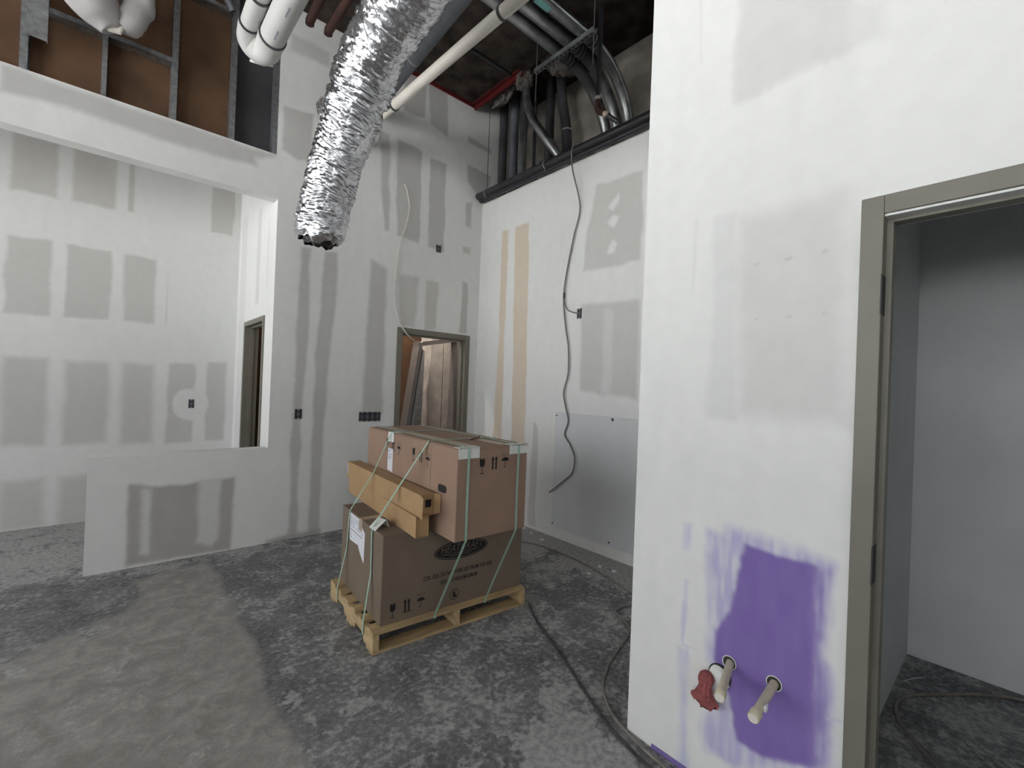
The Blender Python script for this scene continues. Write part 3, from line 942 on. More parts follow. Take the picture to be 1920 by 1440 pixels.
def arrows(cx, cy, h, bar=False):
    out = []
    w = h * 0.07
    for dx in (-h * 0.16, h * 0.16):
        x = cx + dx
        out.append([(x - w, cy), (x + w, cy), (x + w, cy + h * .72), (x - w, cy + h * .72)])
        out.append([(x - w * 2, cy + h * .72), (x + w * 2, cy + h * .72), (x, cy + h)])
    if bar:
        out.append([(cx - h * .38, cy - h * .09), (cx + h * .38, cy - h * .09), (cx + h * .38, cy - h * .02), (cx - h * .38, cy - h * .02)])
    return out


def umbrella(cx, cy, h):
    out = []
    r = h * 0.32
    out.append([(cx + r * math.cos(a * math.pi / 8), cy + h * .45 + r * .75 * math.sin(a * math.pi / 8)) for a in range(9)])
    out.append([(cx - h * .02, cy + h * .08), (cx + h * .02, cy + h * .08), (cx + h * .02, cy + h * .45), (cx - h * .02, cy + h * .45)])
    out.append([(cx - h * .12, cy), (cx + h * .02, cy), (cx + h * .02, cy + h * .08), (cx - h * .12, cy + h * .05)])
    for i in range(5):
        x = cx + (i - 2) * h * .15
        for y in (cy + h * .80, cy + h * .92):
            out.append([(x - h * .05, y), (x - h * .02, y), (x + h * .03, y + h * .08), (x, y + h * .08)])
    return out


def text_mesh(name, body, size, f, cx, cy, mtl, parent, shear=0.0, bold=0.0, sx=1.0, mir=False):
    cu = bpy.data.curves.new('txt', 'FONT')
    cu.body = body
    cu.size = size
    cu.shear = shear
    cu.offset = bold
    cu.align_x = 'CENTER'
    cu.align_y = 'CENTER'
    cu.resolution_u = 3
    o = bpy.data.objects.new('txt', cu)
    COL.objects.link(o)
    dg = bpy.context.evaluated_depsgraph_get()
    me = o.evaluated_get(dg).to_mesh()
    vs = [f(cx + v.co.x * sx, cy + v.co.y) for v in me.vertices]
    fs = [tuple(p.vertices) for p in me.polygons]
    o.evaluated_get(dg).to_mesh_clear()
    bpy.data.objects.remove(o)
    return MB().add(vs, fs).build(name, M[mtl], parent)


# lower box
lb = thing('cardboard_box', LF(LL / 2, LW / 2, 0), 'large dull brown carton with black oval logo, bottom of the pallet stack', 'box')
MB().box((0, 0, 0), (LL, LW, LH), LF).build('body', M['card2'], lb, bevel=0.004)
for (u0, u1) in ((-0.004, LL / 2 - 0.004), (LL / 2 + 0.004, LL + 0.004)):
    pass
for (v0, v1) in ((-0.003, LW / 2 - 0.002), (LW / 2 + 0.002, LW + 0.003)):
    MB().box((0.0, v0, LH), (LL + 0.003, v1, LH + 0.005), LF).build('top_flap', M['card2'], lb)
MB().box((-0.002, LW / 2 - 0.03, LH + 0.005), (0.30, LW / 2 + 0.03, LH + 0.0065), LF).box((-0.0025, LW / 2 - 0.03, LH - 0.07), (-0.001, LW / 2 + 0.03, LH + 0.0065), LF).build('tape', M['tape'], lb)
ff = face_front(LF)
fl = face_left(LF)
# brand oval
lcx, lcy = 0.535, 0.355
lg = ico('logo', ff, lb, [[(lcx + 0.20 * math.cos(a * math.pi / 24), lcy + 0.062 * math.sin(a * math.pi / 24)) for a in range(48)]])
def ringp(f, cx, cy, rx, ry, w, n=48):
    out = []
    for a in range(n):
        t0, t1 = 2 * math.pi * a / n, 2 * math.pi * (a + 1) / n
        out.append([(cx + rx * math.cos(t0), cy + ry * math.sin(t0)), (cx + rx * math.cos(t1), cy + ry * math.sin(t1)), (cx + (rx - w) * math.cos(t1), cy + (ry - w) * math.sin(t1)), (cx + (rx - w) * math.cos(t0), cy + (ry - w) * math.sin(t0))])
    return out
f2 = face_front(LF, -0.0022)
ico('logo_ring', f2, lg, ringp(f2, lcx, lcy, 0.191, 0.055, 0.004), 'card2')
text_mesh('logo_lettering', 'HEATCRAFT', 0.066, f2, lcx, lcy + 0.012, 'card2', lg, shear=0.3, sx=0.86, bold=-0.0008)
ico('logo_rule', f2, lg, [[(lcx - 0.15, lcy - 0.02), (lcx + 0.13, lcy - 0.02), (lcx + 0.132, lcy - 0.017), (lcx - 0.149, lcy - 0.017)], [(lcx - 0.09, lcy - 0.034), (lcx + 0.07, lcy - 0.034), (lcx + 0.07, lcy - 0.031), (lcx - 0.09, lcy - 0.031)]], 'card2')
text_mesh('print_line', 'COIL SIDE. DO NOT FORK LIFT FROM THIS SIDE.', 0.036, ff, 0.525, 0.215, 'ink', lb, sx=0.66, bold=0.0007)
text_mesh('print_line', 'STACK 2 HIGH MAXIMUM', 0.036, ff, 0.525, 0.165, 'ink', lb, sx=0.66, bold=0.0007)
ico('fragile_print', ff, lb, glass(0.075, 0.03, 0.085))
ico('this_way_up_print', ff, lb, arrows(0.165, 0.05, 0.075, True))
ico('keep_dry_print', ff, lb, umbrella(0.255, 0.05, 0.085))
ico('no_step_print', ff, lb, ringp(ff, 0.49, 0.07, 0.034, 0.034, 0.004, 28) + [[(0.478, 0.05), (0.505, 0.05), (0.512, 0.062), (0.498, 0.068), (0.494, 0.09), (0.482, 0.09)]])
# torn shipping label on the left face
lab = MB().prism([fl(*p) for p in [(0.60, 0.535), (0.40, 0.530), (0.385, 0.50), (0.30, 0.465), (0.305, 0.265), (0.37, 0.30), (0.41, 0.33), (0.42, 0.345), (0.585, 0.335), (0.60, 0.345)]][::1], LF(-0.0006, 0, 0) - LF(0, 0, 0))
lab = MB().prism([fl(a, min(b, 0.518)) for a, b in [(0.60, 0.518), (0.40, 0.518), (0.385, 0.49), (0.30, 0.455), (0.305, 0.265), (0.37, 0.30), (0.41, 0.33), (0.42, 0.345), (0.585, 0.335), (0.60, 0.345)]], LF(-0.0006, 0, 0) - LF(0, 0, 0)).build('shipping_label', M['paper'], lb)
f3 = face_left(LF, -0.0024)
rects = [(0.59, 0.415, 0.345, 0.408)]
for i, t in enumerate((0.50, 0.485, 0.47, 0.455, 0.44)):
    for s in (0.58, 0.53, 0.475, 0.43):
        if random.random() < 0.8:
            rects.append((s, t - 0.007, s - random.uniform(0.02, 0.04), t))
for t in (0.39, 0.378, 0.366, 0.36):
    rects.append((0.58, t - 0.004, 0.555, t))
rects.append((0.38, 0.445, 0.36, 0.457))
rects.append((0.37, 0.43, 0.34, 0.436))
ico('label_print', f3, lab, [[(a, b), (c, b), (c, d), (a, d)] for a, b, c, d in rects], 'printing')

# upper box
ub = thing('cardboard_box', UF(UL / 2, UW / 2, 0), 'long warm brown carton with a hand hole, on top of the pallet stack', 'box')
MB().box((0, 0, 0), (UL, UW, UH), UF).build('body', M['card'], ub, bevel=0.005)
for (v0, v1) in ((-0.004, UW * 0.5), (UW * 0.5 + 0.003, UW + 0.004)):
    MB().box((0.01, v0, UH), (UL - 0.006, v1, UH + 0.006), UF).build('top_flap', M['card'], ub)
MB().box((0.10, 0.0, UH + 0.006), (0.16, UW, UH + 0.0075), UF).build('tape', M['tape'], ub)
MB().box((0.33, 0.05, UH + 0.006), (0.40, 0.40, UH + 0.0075), UF).build('tape', M['tape'], ub)
uf = face_front(UF)
ul = face_left(UF)
ico('fragile_print', uf, ub, glass(0.172, 0.375, 0.09))
ico('this_way_up_print', uf, ub, arrows(0.262, 0.395, 0.08))
ico('keep_dry_print', uf, ub, umbrella(0.345, 0.40, 0.09))
for k, (s0) in enumerate((0.94, 0.53)):
    ico('fragile_print', ul, ub, glass(s0, 0.40 - 0.015 * k, 0.085))
    ico('this_way_up_print', ul, ub, arrows(s0 - 0.10, 0.405 - 0.015 * k, 0.075))
    ico('keep_dry_print', ul, ub, umbrella(s0 - 0.19, 0.395 - 0.015 * k, 0.085))
hh = []
for a in range(24):
    t = 2 * math.pi * a / 24
    sx = 0.028 if math.cos(t) > 0 else -0.028
    hh.append((0.155 + sx + 0.022 * math.cos(t), 0.278 + 0.023 * math.sin(t)))
ico('hand_hole', ul, ub, [hh], 'liner')
MB().prism([ul(a, b) for a, b in [(0.925, 0.42), (0.84, 0.42), (0.842, 0.255), (0.925, 0.262)]], UF(-0.0006, 0, 0) - UF(0, 0, 0)).build('packing_slip', M['paper'], ub)
f4 = face_left(UF, -0.0024)
ico('slip_print', f4, ub.children[-1], [[(0.915, t), (0.915 - w, t), (0.915 - w, t + 0.004), (0.915, t + 0.004)] for t, w in ((0.405, 0.04), (0.395, 0.025), (0.375, 0.06), (0.36, 0.05), (0.35, 0.06), (0.34, 0.03))], 'printing')
ico('seam', ul, ub, [[(0.298, 0.02), (0.302, 0.02), (0.302, 0.50), (0.298, 0.50)]], 'card2')

# two slim golden boxes lying beside the upper box
def slim_box(F, L, W, H, label, endflap):
    t = thing('slim_cardboard_box', F(L / 2, W / 2, 0), label, 'box')
    b = MB()
    th = 0.004
    b.box((0, 0, 0), (th, W, H), F).box((L - th, 0, 0), (L, W, H), F).box((th, 0, 0), (L - th, W, th), F).box((th, 0, H - th), (L - th, W, H), F)
    b.box((th, W - th, th), (L - th, W, H - th), F)
    b.build('body', M['card3'], t)
    MB().box((th, 0.012, th), (L - th, 0.016, H - th), F).build('end_panel', M['card3'], t)
    # flap flush with the long side, standing out past the end
    if endflap:
        fp = MB()
        fp.prism([F(0.0, 0.0, 0.002), F(0.0, 0.0, H), F(-0.002, -0.05, H - 0.012), F(-0.008, -0.058, H * 0.5), F(-0.004, -0.045, 0.0 - 0.012)], F(th, 0, 0) - F(0, 0, 0))
        fp.build('end_flap', M['card3'], t)
        fp = MB()
        fp.prism([F(L, 0.0, 0.002), F(L, 0.0, H), F(L + 0.03, -0.022, H - 0.006), F(L + 0.03, -0.022, 0.012)], F(-th, 0, 0) - F(0, 0, 0))
        fp.build('end_flap', M['card3'], t)
        ico('printed_mark', lambda s, q: F(s, 0.0105, q), t, [[(0.045, 0.045), (0.082, 0.045), (0.082, 0.09), (0.045, 0.09)]])
    for v in (0.42, 0.85):
        MB().box((-0.0012, v, 0.0), (0.0, v + 0.045, H), F).build('tape', M['card3'], t)
    return t


s1F = frame(1.322, 2.275, PH + LH + 0.006, -5.0)
s2F = frame(1.338, 2.272, PH + LH + 0.006 + 0.123, -3.4)
slim_box(s1F, 0.082, 1.26, 0.122, 'slim golden carton lying on the oval-logo carton, lower of the pair', False)
st2 = slim_box(s2F, 0.098, 1.25, 0.126, 'slim golden carton with an open end flap, upper of the pair', True)
MB().tube([s2F(-0.003, 1.235, 0.11), s2F(-0.003, 1.235, 0.03)], 0.0025, 6).build('white_tag', M['paper'], st2)

# straps and corner pads
def ribbon(pts, w, axis, label):
    """flat band along pts, width w along the axis direction"""
    pts = [Vector(p) for p in pts]
    ax = Vector(axis).normalized()
    vs, fs = [], []
    n = len(pts)
    for i in range(n):
        t = (pts[min(i + 1, n - 1)] - pts[max(i - 1, 0)]).normalized()
        a = (ax - t * ax.dot(t)).normalized()
        nn = t.cross(a) * 0.0008
        for d, e in ((-1, 1), (1, 1), (1, -1), (-1, -1)):
            vs.append(pts[i] + a * (w / 2 * d) + nn * e)
    for i in range(n - 1):
        for k in range(4):
            fs.append((i * 4 + k, i * 4 + (k + 1) % 4, i * 4 + 4 + (k + 1) % 4, i * 4 + 4 + k))
    fs += [(3, 2, 1, 0), (4 * n - 4, 4 * n - 3, 4 * n - 2, 4 * n - 1)]
    return MB().add(vs, fs).build('plastic_strap', M['strap'], label=label, cat='strap', group='green bands round the pallet load')


e = 0.004
uax = UF(1, 0, 0) - UF(0, 0, 0)
vax = UF(0, 1, 0) - UF(0, 0, 0)
TOP = UH + 0.0095
for k, (u, pu, lbl) in enumerate(((0.072, 0.385, 'green strap down the front left of the upper carton'), (0.445, 0.755, 'green strap down the front right of the upper carton'))):
    ribbon([UF(u, UW + e, 0.0), UF(u, UW + e, UH), UF(u, UW, TOP), UF(u, 0.02, TOP), UF(u, -e - 0.003, UH), UF(u, -e - 0.003, UH - 0.06), UF(u, -e, 0.25), UF(u, -e - 0.002, 0.0),
            PF(pu, -0.006, PH + 0.004), PF(pu, -0.006, 0.105)], 0.016, uax, lbl)
for k, (v, lv, pv, lbl) in enumerate(((0.345, 0.165, 0.145, 'green strap crossing the slim cartons nearest their open end'), (0.88, 0.60, 0.665, 'thin green strap crossing the far end of the slim cartons'))):
    pts = [UF(UL + e, v, 0.0), UF(UL + e, v, UH), UF(UL, v, TOP + 0.001), UF(0.0, v, TOP + 0.001), UF(-e, v - .005, UH)]
    pts += [s2F(-0.005, v * 0.82 - 0.02 + 0.0 * k, 0.131)]
    pts += [LF(-0.002, lv, LH + 0.012), LF(-0.008, lv, LH - 0.02), LF(-0.008, (lv + pv) / 2, LH * 0.5), PF(-0.008, pv, PH), PF(-0.008, pv, 0.055)]
    ribbon(pts, 0.016 if k == 0 else 0.014, vax, lbl)


def pad(F, axis, a0, a1, edge_s, edge_t, down, back, label):
    """L-shaped board over an edge. axis 'u': edge along u at v=0, else along v at u=0"""
    b = MB()
    th = 0.003
    if axis == 'u':
        b.box((a0, -th - 0.001, edge_t - down), (a1, -0.001, edge_t + th + 0.006), F)
        b.box((a0, -th - 0.001, edge_t + 0.0065), (a1, back, edge_t + 0.009), F)
    else:
        b.box((-th - 0.001, a0, edge_t - down), (-0.001, a1, edge_t + th + 0.006), F)
        b.box((-th - 0.001, a0, edge_t + 0.0065), (back, a1, edge_t + 0.009), F)
    b.build('corner_pad', M['pad'], label=label, cat='corner pad', group='white pads under the straps')


pad(UF, 'u', 0.004, 0.148, 0, UH, 0.055, 0.05, 'white folded pad over the upper carton edge, nearest the near corner')
pad(UF, 'u', 0.375, UL + 0.008, 0, UH, 0.05, 0.05, 'white folded pad over the upper carton edge, right of the umbrella mark')
pad(UF, 'v', 0.835, 0.925, 0, UH, 0.06, 0.06, 'small white folded pad over the left top edge above the packing slip')
# loose pad tilted over the lower box edge
b = MB()
c = [LF(0.0, 0.215, LH + 0.004), LF(0.0, 0.105, LH + 0.004)]
b.prism([LF(0.055, 0.235, LH + 0.045), LF(0.065, 0.125, LH + 0.055), LF(-0.012, 0.10, LH + 0.006), LF(-0.012, 0.20, LH + 0.004)], (0, 0, 0.003))
b.prism([LF(0.055, 0.235, LH + 0.045), LF(0.065, 0.125, LH + 0.055), LF(0.085, 0.13, LH + 0.010), LF(0.075, 0.24, LH + 0.008)], (0.003, 0, 0))
b.build('corner_pad', M['pad'], label='white tilted pad on the left edge of the oval-logo carton', cat='corner pad', group='white pads under the straps')

# ------------------------------------------------------------------ overhead services
def flex_duct():
    ctrl = [(1.050, 3.283, 2.52), (1.054, 3.270, 2.60), (1.065, 3.219, 2.776), (1.086, 3.105, 3.042), (1.115, 3.012, 3.234), (1.130, 2.931, 3.384), (1.144, 2.784, 3.528),
            (1.154, 2.574, 3.637), (1.151, 2.308, 3.690), (1.132, 2.058, 3.70), (1.10, 1.6, 3.72), (1.05, 1.0, 3.74), (1.0, 0.2, 3.75)]
    path = curve(ctrl, 40)
    # resample by length
    P = np.array([tuple(p) for p in path])
    seg = np.linalg.norm(np.diff(P, axis=0), axis=1)
    s = np.concatenate([[0], np.cumsum(seg)])
    total = s[-1]
    NV, NU = 620, 96
    ss = np.linspace(0, total, NV)
    C = np.stack([np.interp(ss, s, P[:, i]) for i in range(3)], 1)
    T = np.gradient(C, axis=0)
    T /= np.linalg.norm(T, axis=1)[:, None]
    A = np.tile(np.array([1.0, 0.0, 0.0]), (NV, 1))
    A -= T * (A * T).sum(1)[:, None]
    A /= np.linalg.norm(A, axis=1)[:, None]
    Bv = np.cross(T, A)
    th = np.linspace(0, 2 * math.pi, NU, endpoint=False)
    S, TH = np.meshgrid(ss, th, indexing='ij')
    cx, cy = np.cos(TH), np.sin(TH)
    base = 0.164 + 0.016 * np.clip((S - 0.6) / 0.8, 0, 1)
    # periodic helper: noise on a cylinder as two blended planes
    def cyl(cell_a, cell_s, seed):
        return 0.5 * (vnoise(cx * 0.17 / cell_a, S / cell_s, 1.0, seed) + vnoise(cy * 0.17 / cell_a, S / cell_s, 1.0, seed + 1))
    warp = (cyl(0.09, 0.12, 70) - 0.5) * 0.16 + (cyl(0.04, 0.05, 72) - 0.5) * 0.03
    rid = np.sin((S + warp * 0.9 + 0.018 * np.sin(TH * 1 + S * 3) + 0.010 * np.sin(TH * 3 + S * 11)) * 2 * math.pi / 0.026)
    rid = np.where(cyl(0.05, 0.045, 71) > 0.42, rid, rid * 0.25)
    amp = 0.0062 * (0.35 + 1.3 * cyl(0.07, 0.10, 74))
    fade = np.where(S < 0.10, 0.4, 1.0) * np.where(S > 1.15, 0.35, 1.0)
    r = base + rid * amp * fade
    r += (cyl(0.05, 0.06, 76) - 0.5) * 0.022 + (cyl(0.022, 0.016, 78) - 0.5) * 0.022 + (cyl(0.012, 0.03, 86) - 0.5) * 0.006 + (cyl(0.12, 0.25, 80) - 0.5) * 0.03
    # swollen jacket above the bend, pinched by ties
    r += 0.018 * np.exp(-((S - 1.05) / 0.22) ** 2)
    for c0 in (0.97, 1.36, 1.95, 2.6):
        r -= 0.013 * np.exp(-((S - c0) / 0.02) ** 2)
    # torn and tucked mouth
    mouth = np.clip((0.07 - S) / 0.07, 0, 1)
    r *= 1 - 0.20 * mouth ** 2 * (0.4 + 1.2 * cyl(0.06, 1.0, 82))
    tear = (cyl(0.05, 5.0, 84) - 0.5) * 0.09 * np.clip((0.12 - S) / 0.12, 0, 1)
    pos = C[:, None, :] + (A[:, None, :] * cx[..., None] + Bv[:, None, :] * cy[..., None]) * r[..., None] + T[:, None, :] * tear[..., None]
    root = thing('flexible_duct', (1.1, 2.8, 2.52), 'silver foil flexible air duct hanging down with an open torn end', 'duct')
    idx = np.arange(NV * NU).reshape(NV, NU)
    q = np.stack([idx[:-1, :], np.roll(idx, -1, 1)[:-1, :], np.roll(idx, -1, 1)[1:, :], idx[1:, :]], -1).reshape(-1, 4)
    off = np.array(root.location)
    o = fast_mesh('foil_jacket', pos.reshape(-1, 3) - off, q, M['foil'])
    o.data.polygons.foreach_set('use_smooth', [True] * len(o.data.polygons))
    o.parent = root
    # black inner liner visible in the mouth
    k = 40
    rl = 0.66 * r[:k] * (1 + 0.10 * (cyl(0.05, 0.05, 90)[:k] - 0.5))
    Ci = C[:k] - T[:k] * 0.036
    pl = Ci[:, None, :] + (A[:k, None, :] * cx[:k, :, None] + Bv[:k, None, :] * cy[:k, :, None]) * rl[..., None] + T[:k, None, :] * (tear[:k, :, None] * 0.6)
    idx = np.arange(k * NU).reshape(k, NU)
    q = np.stack([idx[:-1, :], np.roll(idx, -1, 1)[:-1, :], np.roll(idx, -1, 1)[1:, :], idx[1:, :]], -1).reshape(-1, 4)
    o2 = fast_mesh('inner_liner', pl.reshape(-1, 3) - off, q, M['liner'])
    o2.data.polygons.foreach_set('use_smooth', [True] * len(o2.data.polygons))
    o2.parent = root
    # loose foil tab on the left side
    tb = MB()
    i0 = int(0.90 / total * NV)
    c0 = Vector(C[i0])
    tb.prism([c0 + V(-0.155, 0.03, -0.02), c0 + V(-0.185, 0.05, 0.02), c0 + V(-0.215, 0.06, -0.03), c0 + V(-0.205, 0.05, -0.10), c0 + V(-0.16, 0.03, -0.09)], (0.004, 0.02, 0))
    tb.build('foil_tab', M['foil'], root)
    # wire hanger
    tw = MB()
    i1 = int(1.02 / total * NV)
    c1 = Vector(C[i1])
    tw.tube(curve([c1 + V(0.17, 0.02, -0.05), c1 + V(0.185, 0.06, -0.13), c1 + V(0.19, 0.10, -0.22), c1 + V(0.16, 0.11, -0.27)], 6), 0.003, 6)
    tw.build('tie_wire', M['galv'], root)
    for j in (1.36, 1.95, 2.6):
        i2 = int(j / total * NV)
        hb = MB()
        c2 = Vector(C[i2])
        if c2.y > 2.0:
            continue
        hb.box((c2.x - 0.17, c2.y - 0.012, c2.z), (c2.x - 0.165, c2.y + 0.012, 5.05)).box((c2.x + 0.165, c2.y - 0.012, c2.z), (c2.x + 0.17, c2.y + 0.012, 5.05))
        hb.build('hanger_strap', M['galv'], root)


flex_duct()


def pipe(name, pts, r, m, label, cat='pipe', group=None, n=16, smooth_n=8, rings=(), ring_m='liner', ring_w=0.012, ring_h=0.003):
    p = curve(pts, smooth_n) if len(pts) > 2 else [Vector(q) for q in pts]
    a = Vector(p[0])
    t = thing(name, a, label, cat, group)
    MB().tube(p, r, n).build('run', M[m], t, smooth=True)
    for (c, ax) in rings:
        MB().ring(c, ax, r - 0.001, r + ring_h, ring_w, 20).build('clamp', M[ring_m], t, smooth=True)
    return t


# pair of white drain pipes joined by elbows
pr = thing('drain_pipe', (0.74, 3.6, 3.87), 'pair of white plastic drain pipes joined by elbows near the open studs', 'pipe')
RA, RB = V(0.765, 3.587, 3.965), V(0.80, -0.5, 4.03)
LA, LB = V(0.640, 3.70, 4.055), V(0.62, -0.5, 4.12)
rdir = (RB - RA).normalized()
ldir = (LB - LA).normalized()
MB().tube([RA, RB], 0.082, 24).build('large_pipe', M['pvc'], pr, smooth=True)
MB().tube([LA, LB], 0.060, 24).build('small_pipe', M['pvc'], pr, smooth=True)
MB().tube([RA + rdir * 0.015, RA - rdir * 0.02] + curve([RA - rdir * 0.05, RA + V(0.0, 0.13, -0.015), RA + V(-0.03, 0.19, -0.01), RA + V(-0.08, 0.20, 0.02)], 5), [0.090, 0.090] + [0.086] * 16, 24).build('elbow', M['pvc'], pr, smooth=True)
MB().tube([LA + ldir * 0.015, LA - ldir * 0.02] + curve([LA - ldir * 0.04, LA + V(0.01, 0.12, -0.02), LA + V(0.05, 0.16, -0.05), LA + V(0.11, 0.13, -0.085)], 5), [0.067, 0.067] + [0.065] * 16, 24).build('elbow', M['pvc'], pr, smooth=True)
for (P0, d, r, ks) in ((RA, rdir, 0.082, (0.02, 0.62)), (LA, ldir, 0.060, (0.02, 0.33))):
    for k in ks:
        MB().ring(P0 + d * k, d, r - 0.002, r + (0.012 if k > 0.1 else 0.0095), 0.014, 24).build('clamp_band', M['darkpipe'], pr, smooth=True)
for k in (0.12, 0.38):
    c_ = RA + rdir * k + V(-0.012, 0, -0.0825)
    MB().box((c_.x - 0.004, c_.y - 0.10, c_.z - 0.0006), (c_.x + 0.004, c_.y, c_.z + 0.001)).build('print_line', M['printing'], pr)
MB().tube([LA + V(0.05, 0.19, -0.13), RA + V(-0.03, 0.255, -0.055), RA + V(0.05, 0.17, -0.085)], [0.008, 0.014, 0.008], 8).build('glue_bead', M['white'], pr, smooth=True)

wdir = V(0.065, -1.856, 0.0).normalized()
wp0 = V(1.75, 4.59, 4.0)
pipe('white_sprinkler_pipe', [wp0, wp0 + wdir * 3.4], 0.043, 'pvcw', 'slim cream pipe running overhead behind the foil duct', n=20,
     rings=[(wp0 + wdir * 0.86, wdir), (wp0 + wdir * 2.28, wdir)], ring_m='darkpipe', ring_w=0.022, ring_h=0.005)
for k in (0.87, 2.29):
    c_ = wp0 + wdir * k
    MB().tube([c_ + V(0, 0, 0.045), V(c_.x, c_.y, 5.05)], 0.005, 8).build('hanger_rod', M['darkpipe'], label='thin rod holding the slim cream pipe, %s' % ('nearest the foil duct' if k < 1 else 'near the zinc conduits'), cat='rod')
gp0 = V(1.95, 4.59, 4.40)
gdir = V(-0.111, -1.685, 0).normalized()
pipe('grey_iron_pipe', [gp0, gp0 + gdir * 5.0], 0.062, 'greypipe', 'thick grey pipe running overhead between foil duct and cream pipe', n=20, rings=[(gp0 + gdir * 1.0, gdir)], ring_m='galv', ring_w=0.02, ring_h=0.004)

# zinc conduits on a strut, bending down behind the right wall
for k, (y, who) in enumerate(((3.01, 'leftmost of the three bending down'), (2.86, 'middle of the three bending down'), (2.70, 'rightmost of the three bending down'))):
    r = 0.055
    X0, Rb, zc = 3.22 - 0.02 * k, 0.72, 4.80
    pts = [V(0.2, y, zc), V(1.5, y, zc), V(2.6, y, zc)] + [V(X0 + Rb * math.sin(a), y, zc - Rb * (1 - math.cos(a))) for a in [i * math.pi / 20 for i in range(0, 11)]] + [V(X0 + Rb, y, 3.6), V(X0 + Rb, y, 3.0)]
    t = thing('conduit', (X0 + Rb, y, 3.0), 'large zinc conduit under the dark deck, ' + who, 'conduit', 'zinc conduits on the strut')
    MB().tube(pts, r, 20).build('run', M['conduit'], t, smooth=True)
    MB().ring((3.19, y, zc), (1, 0, 0), r - .001, r + .006, 0.12, 20).build('coupling', M['darkpipe'], t, smooth=True)
    for dx in (0.0, 0.05):
        MB().ring((3.22 + dx, y, zc), (1, 0, 0), r, r + .009, 0.008, 20).build('coupling_band', M['galv'], t, smooth=True)
MB().prism([V(2.50, 2.70 - 0.03, 4.745), V(2.66, 2.70 - 0.03, 4.745), V(2.66, 2.70 + 0.03, 4.743), V(2.50, 2.70 + 0.03, 4.743)], (0, 0, -0.002)).build('sticker', M['teal'], bpy.data.objects['conduit.002'])
su = thing('strut_channel', (3.07, 2.9, 4.70), 'slotted steel strut holding up the three zinc conduits', 'strut')
MB().box((3.05, 2.53, 4.70), (3.092, 3.29, 4.703)).box((3.05, 2.53, 4.703), (3.053, 3.29, 4.742)).box((3.089, 2.53, 4.703), (3.092, 3.29, 4.742)).build('channel', M['galv'], su)
for i in range(14):
    MB().box((3.064, 2.56 + i * 0.052, 4.6985), (3.078, 2.59 + i * 0.052, 4.6995)).build('slot', M['liner'], su)
for y in (2.55, 3.27):
    MB().tube([V(3.071, y, 4.42), V(3.071, y, 5.05)], 0.005, 8).build('threaded_rod', M['galv'], su, smooth=True)

# riser pipes at the far corner
for i, (x, y, r, m, lbl) in enumerate(((3.68, 4.50, 0.055, 'darkpipe', 'dark riser pipe in the corner right beside the drywall'),
                                     (3.70, 4.31, 0.055, 'greypipe', 'grey riser pipe second from the far corner'),
                                     (3.68, 4.12, 0.052, 'conduit', 'zinc riser pipe third from the far corner'),
                                     (3.86, 4.10, 0.02, 'darkpipe', 'thin dark riser behind the curved conduit'),
                                     (3.90, 3.88, 0.055, 'darkpipe', 'thick dark riser in front of the bare concrete'))):
    MB().tube([V(x, y, 0.0), V(x, y, 5.35)], r, 16).build('riser_pipe', M[m], smooth=True, label=lbl, cat='pipe')
pipe('riser_pipe', [V(3.90, 3.58, 0.0), V(3.90, 3.58, 3.0), V(3.90, 3.58, 4.2), V(3.90, 3.60, 4.6), V(3.87, 3.66, 5.0), V(3.86, 3.69, 5.35)], 0.058, 'darkpipe', 'bent dark riser with a pale coupling in front of bare concrete', rings=[(V(3.90, 3.59, 4.58), (0, 0, 1))], ring_m='pvc', ring_w=0.012)
pipe('s_bend_conduit', [V(3.42, 3.80, 5.3), V(3.42, 3.80, 5.08), V(3.43, 3.80, 4.85), V(3.47, 3.74, 4.62), V(3.55, 3.62, 4.40), V(3.66, 3.50, 4.18), V(3.76, 3.40, 3.95), V(3.8, 3.36, 3.6)], 0.048, 'conduit', 'shiny zinc conduit curving in an S above the right wall', n=18,
     rings=[(V(3.59, 3.575, 4.33), (0.4, -0.5, -0.9))], ring_m='galv')
MB().tube([V(3.74, 3.86, 0.0), V(3.74, 3.86, 4.25)], 0.045, 14).build('riser_pipe', M['conduit'], smooth=True, label='short bright zinc riser behind the S-shaped conduit', cat='pipe')
for i, (x, y) in enumerate(((4.08, 2.45), (4.08, 2.27))):
    MB().tube([V(x, y, 0.0), V(x, y, 5.35)], 0.05, 14).build('riser_pipe', M['greypipe'], smooth=True, label='dim grey riser right of the bent conduits, %s' % ('nearer to them' if i == 0 else 'by the near wall edge'), cat='pipe')

# black drop pipe with copper elbow
dp = thing('drop_pipe', (3.2, 2.58, 3.92), 'black pipe dropping from the deck to a tan elbow', 'pipe')
MB().tube([V(3.2, 2.58, 4.17), V(3.2, 2.58, 5.05)], 0.022, 14).build('run', M['blackpipe'], dp, smooth=True)
MB().tube(curve([V(3.2, 2.58, 4.18), V(3.2, 2.575, 4.10), V(3.2, 2.545, 4.05), V(3.2, 2.50, 4.02)], 6), 0.028, 14).build('elbow', M['rust'], dp, smooth=True)
MB().tube([V(3.2, 2.51, 4.02), V(3.22, 2.47, 4.0)], 0.026, 14).build('coupling', M['tape'], dp, smooth=True)
MB().tube([V(3.21, 2.48, 4.0), V(3.27, 2.405, 3.93)], 0.021, 14).build('tail', M['blackpipe'], dp, smooth=True)
MB().ring(V(3.2, 2.58, 4.17), (0, 0, 1), 0.02, 0.029, 0.03, 16).build('collar', M['wrap'], dp, smooth=True)

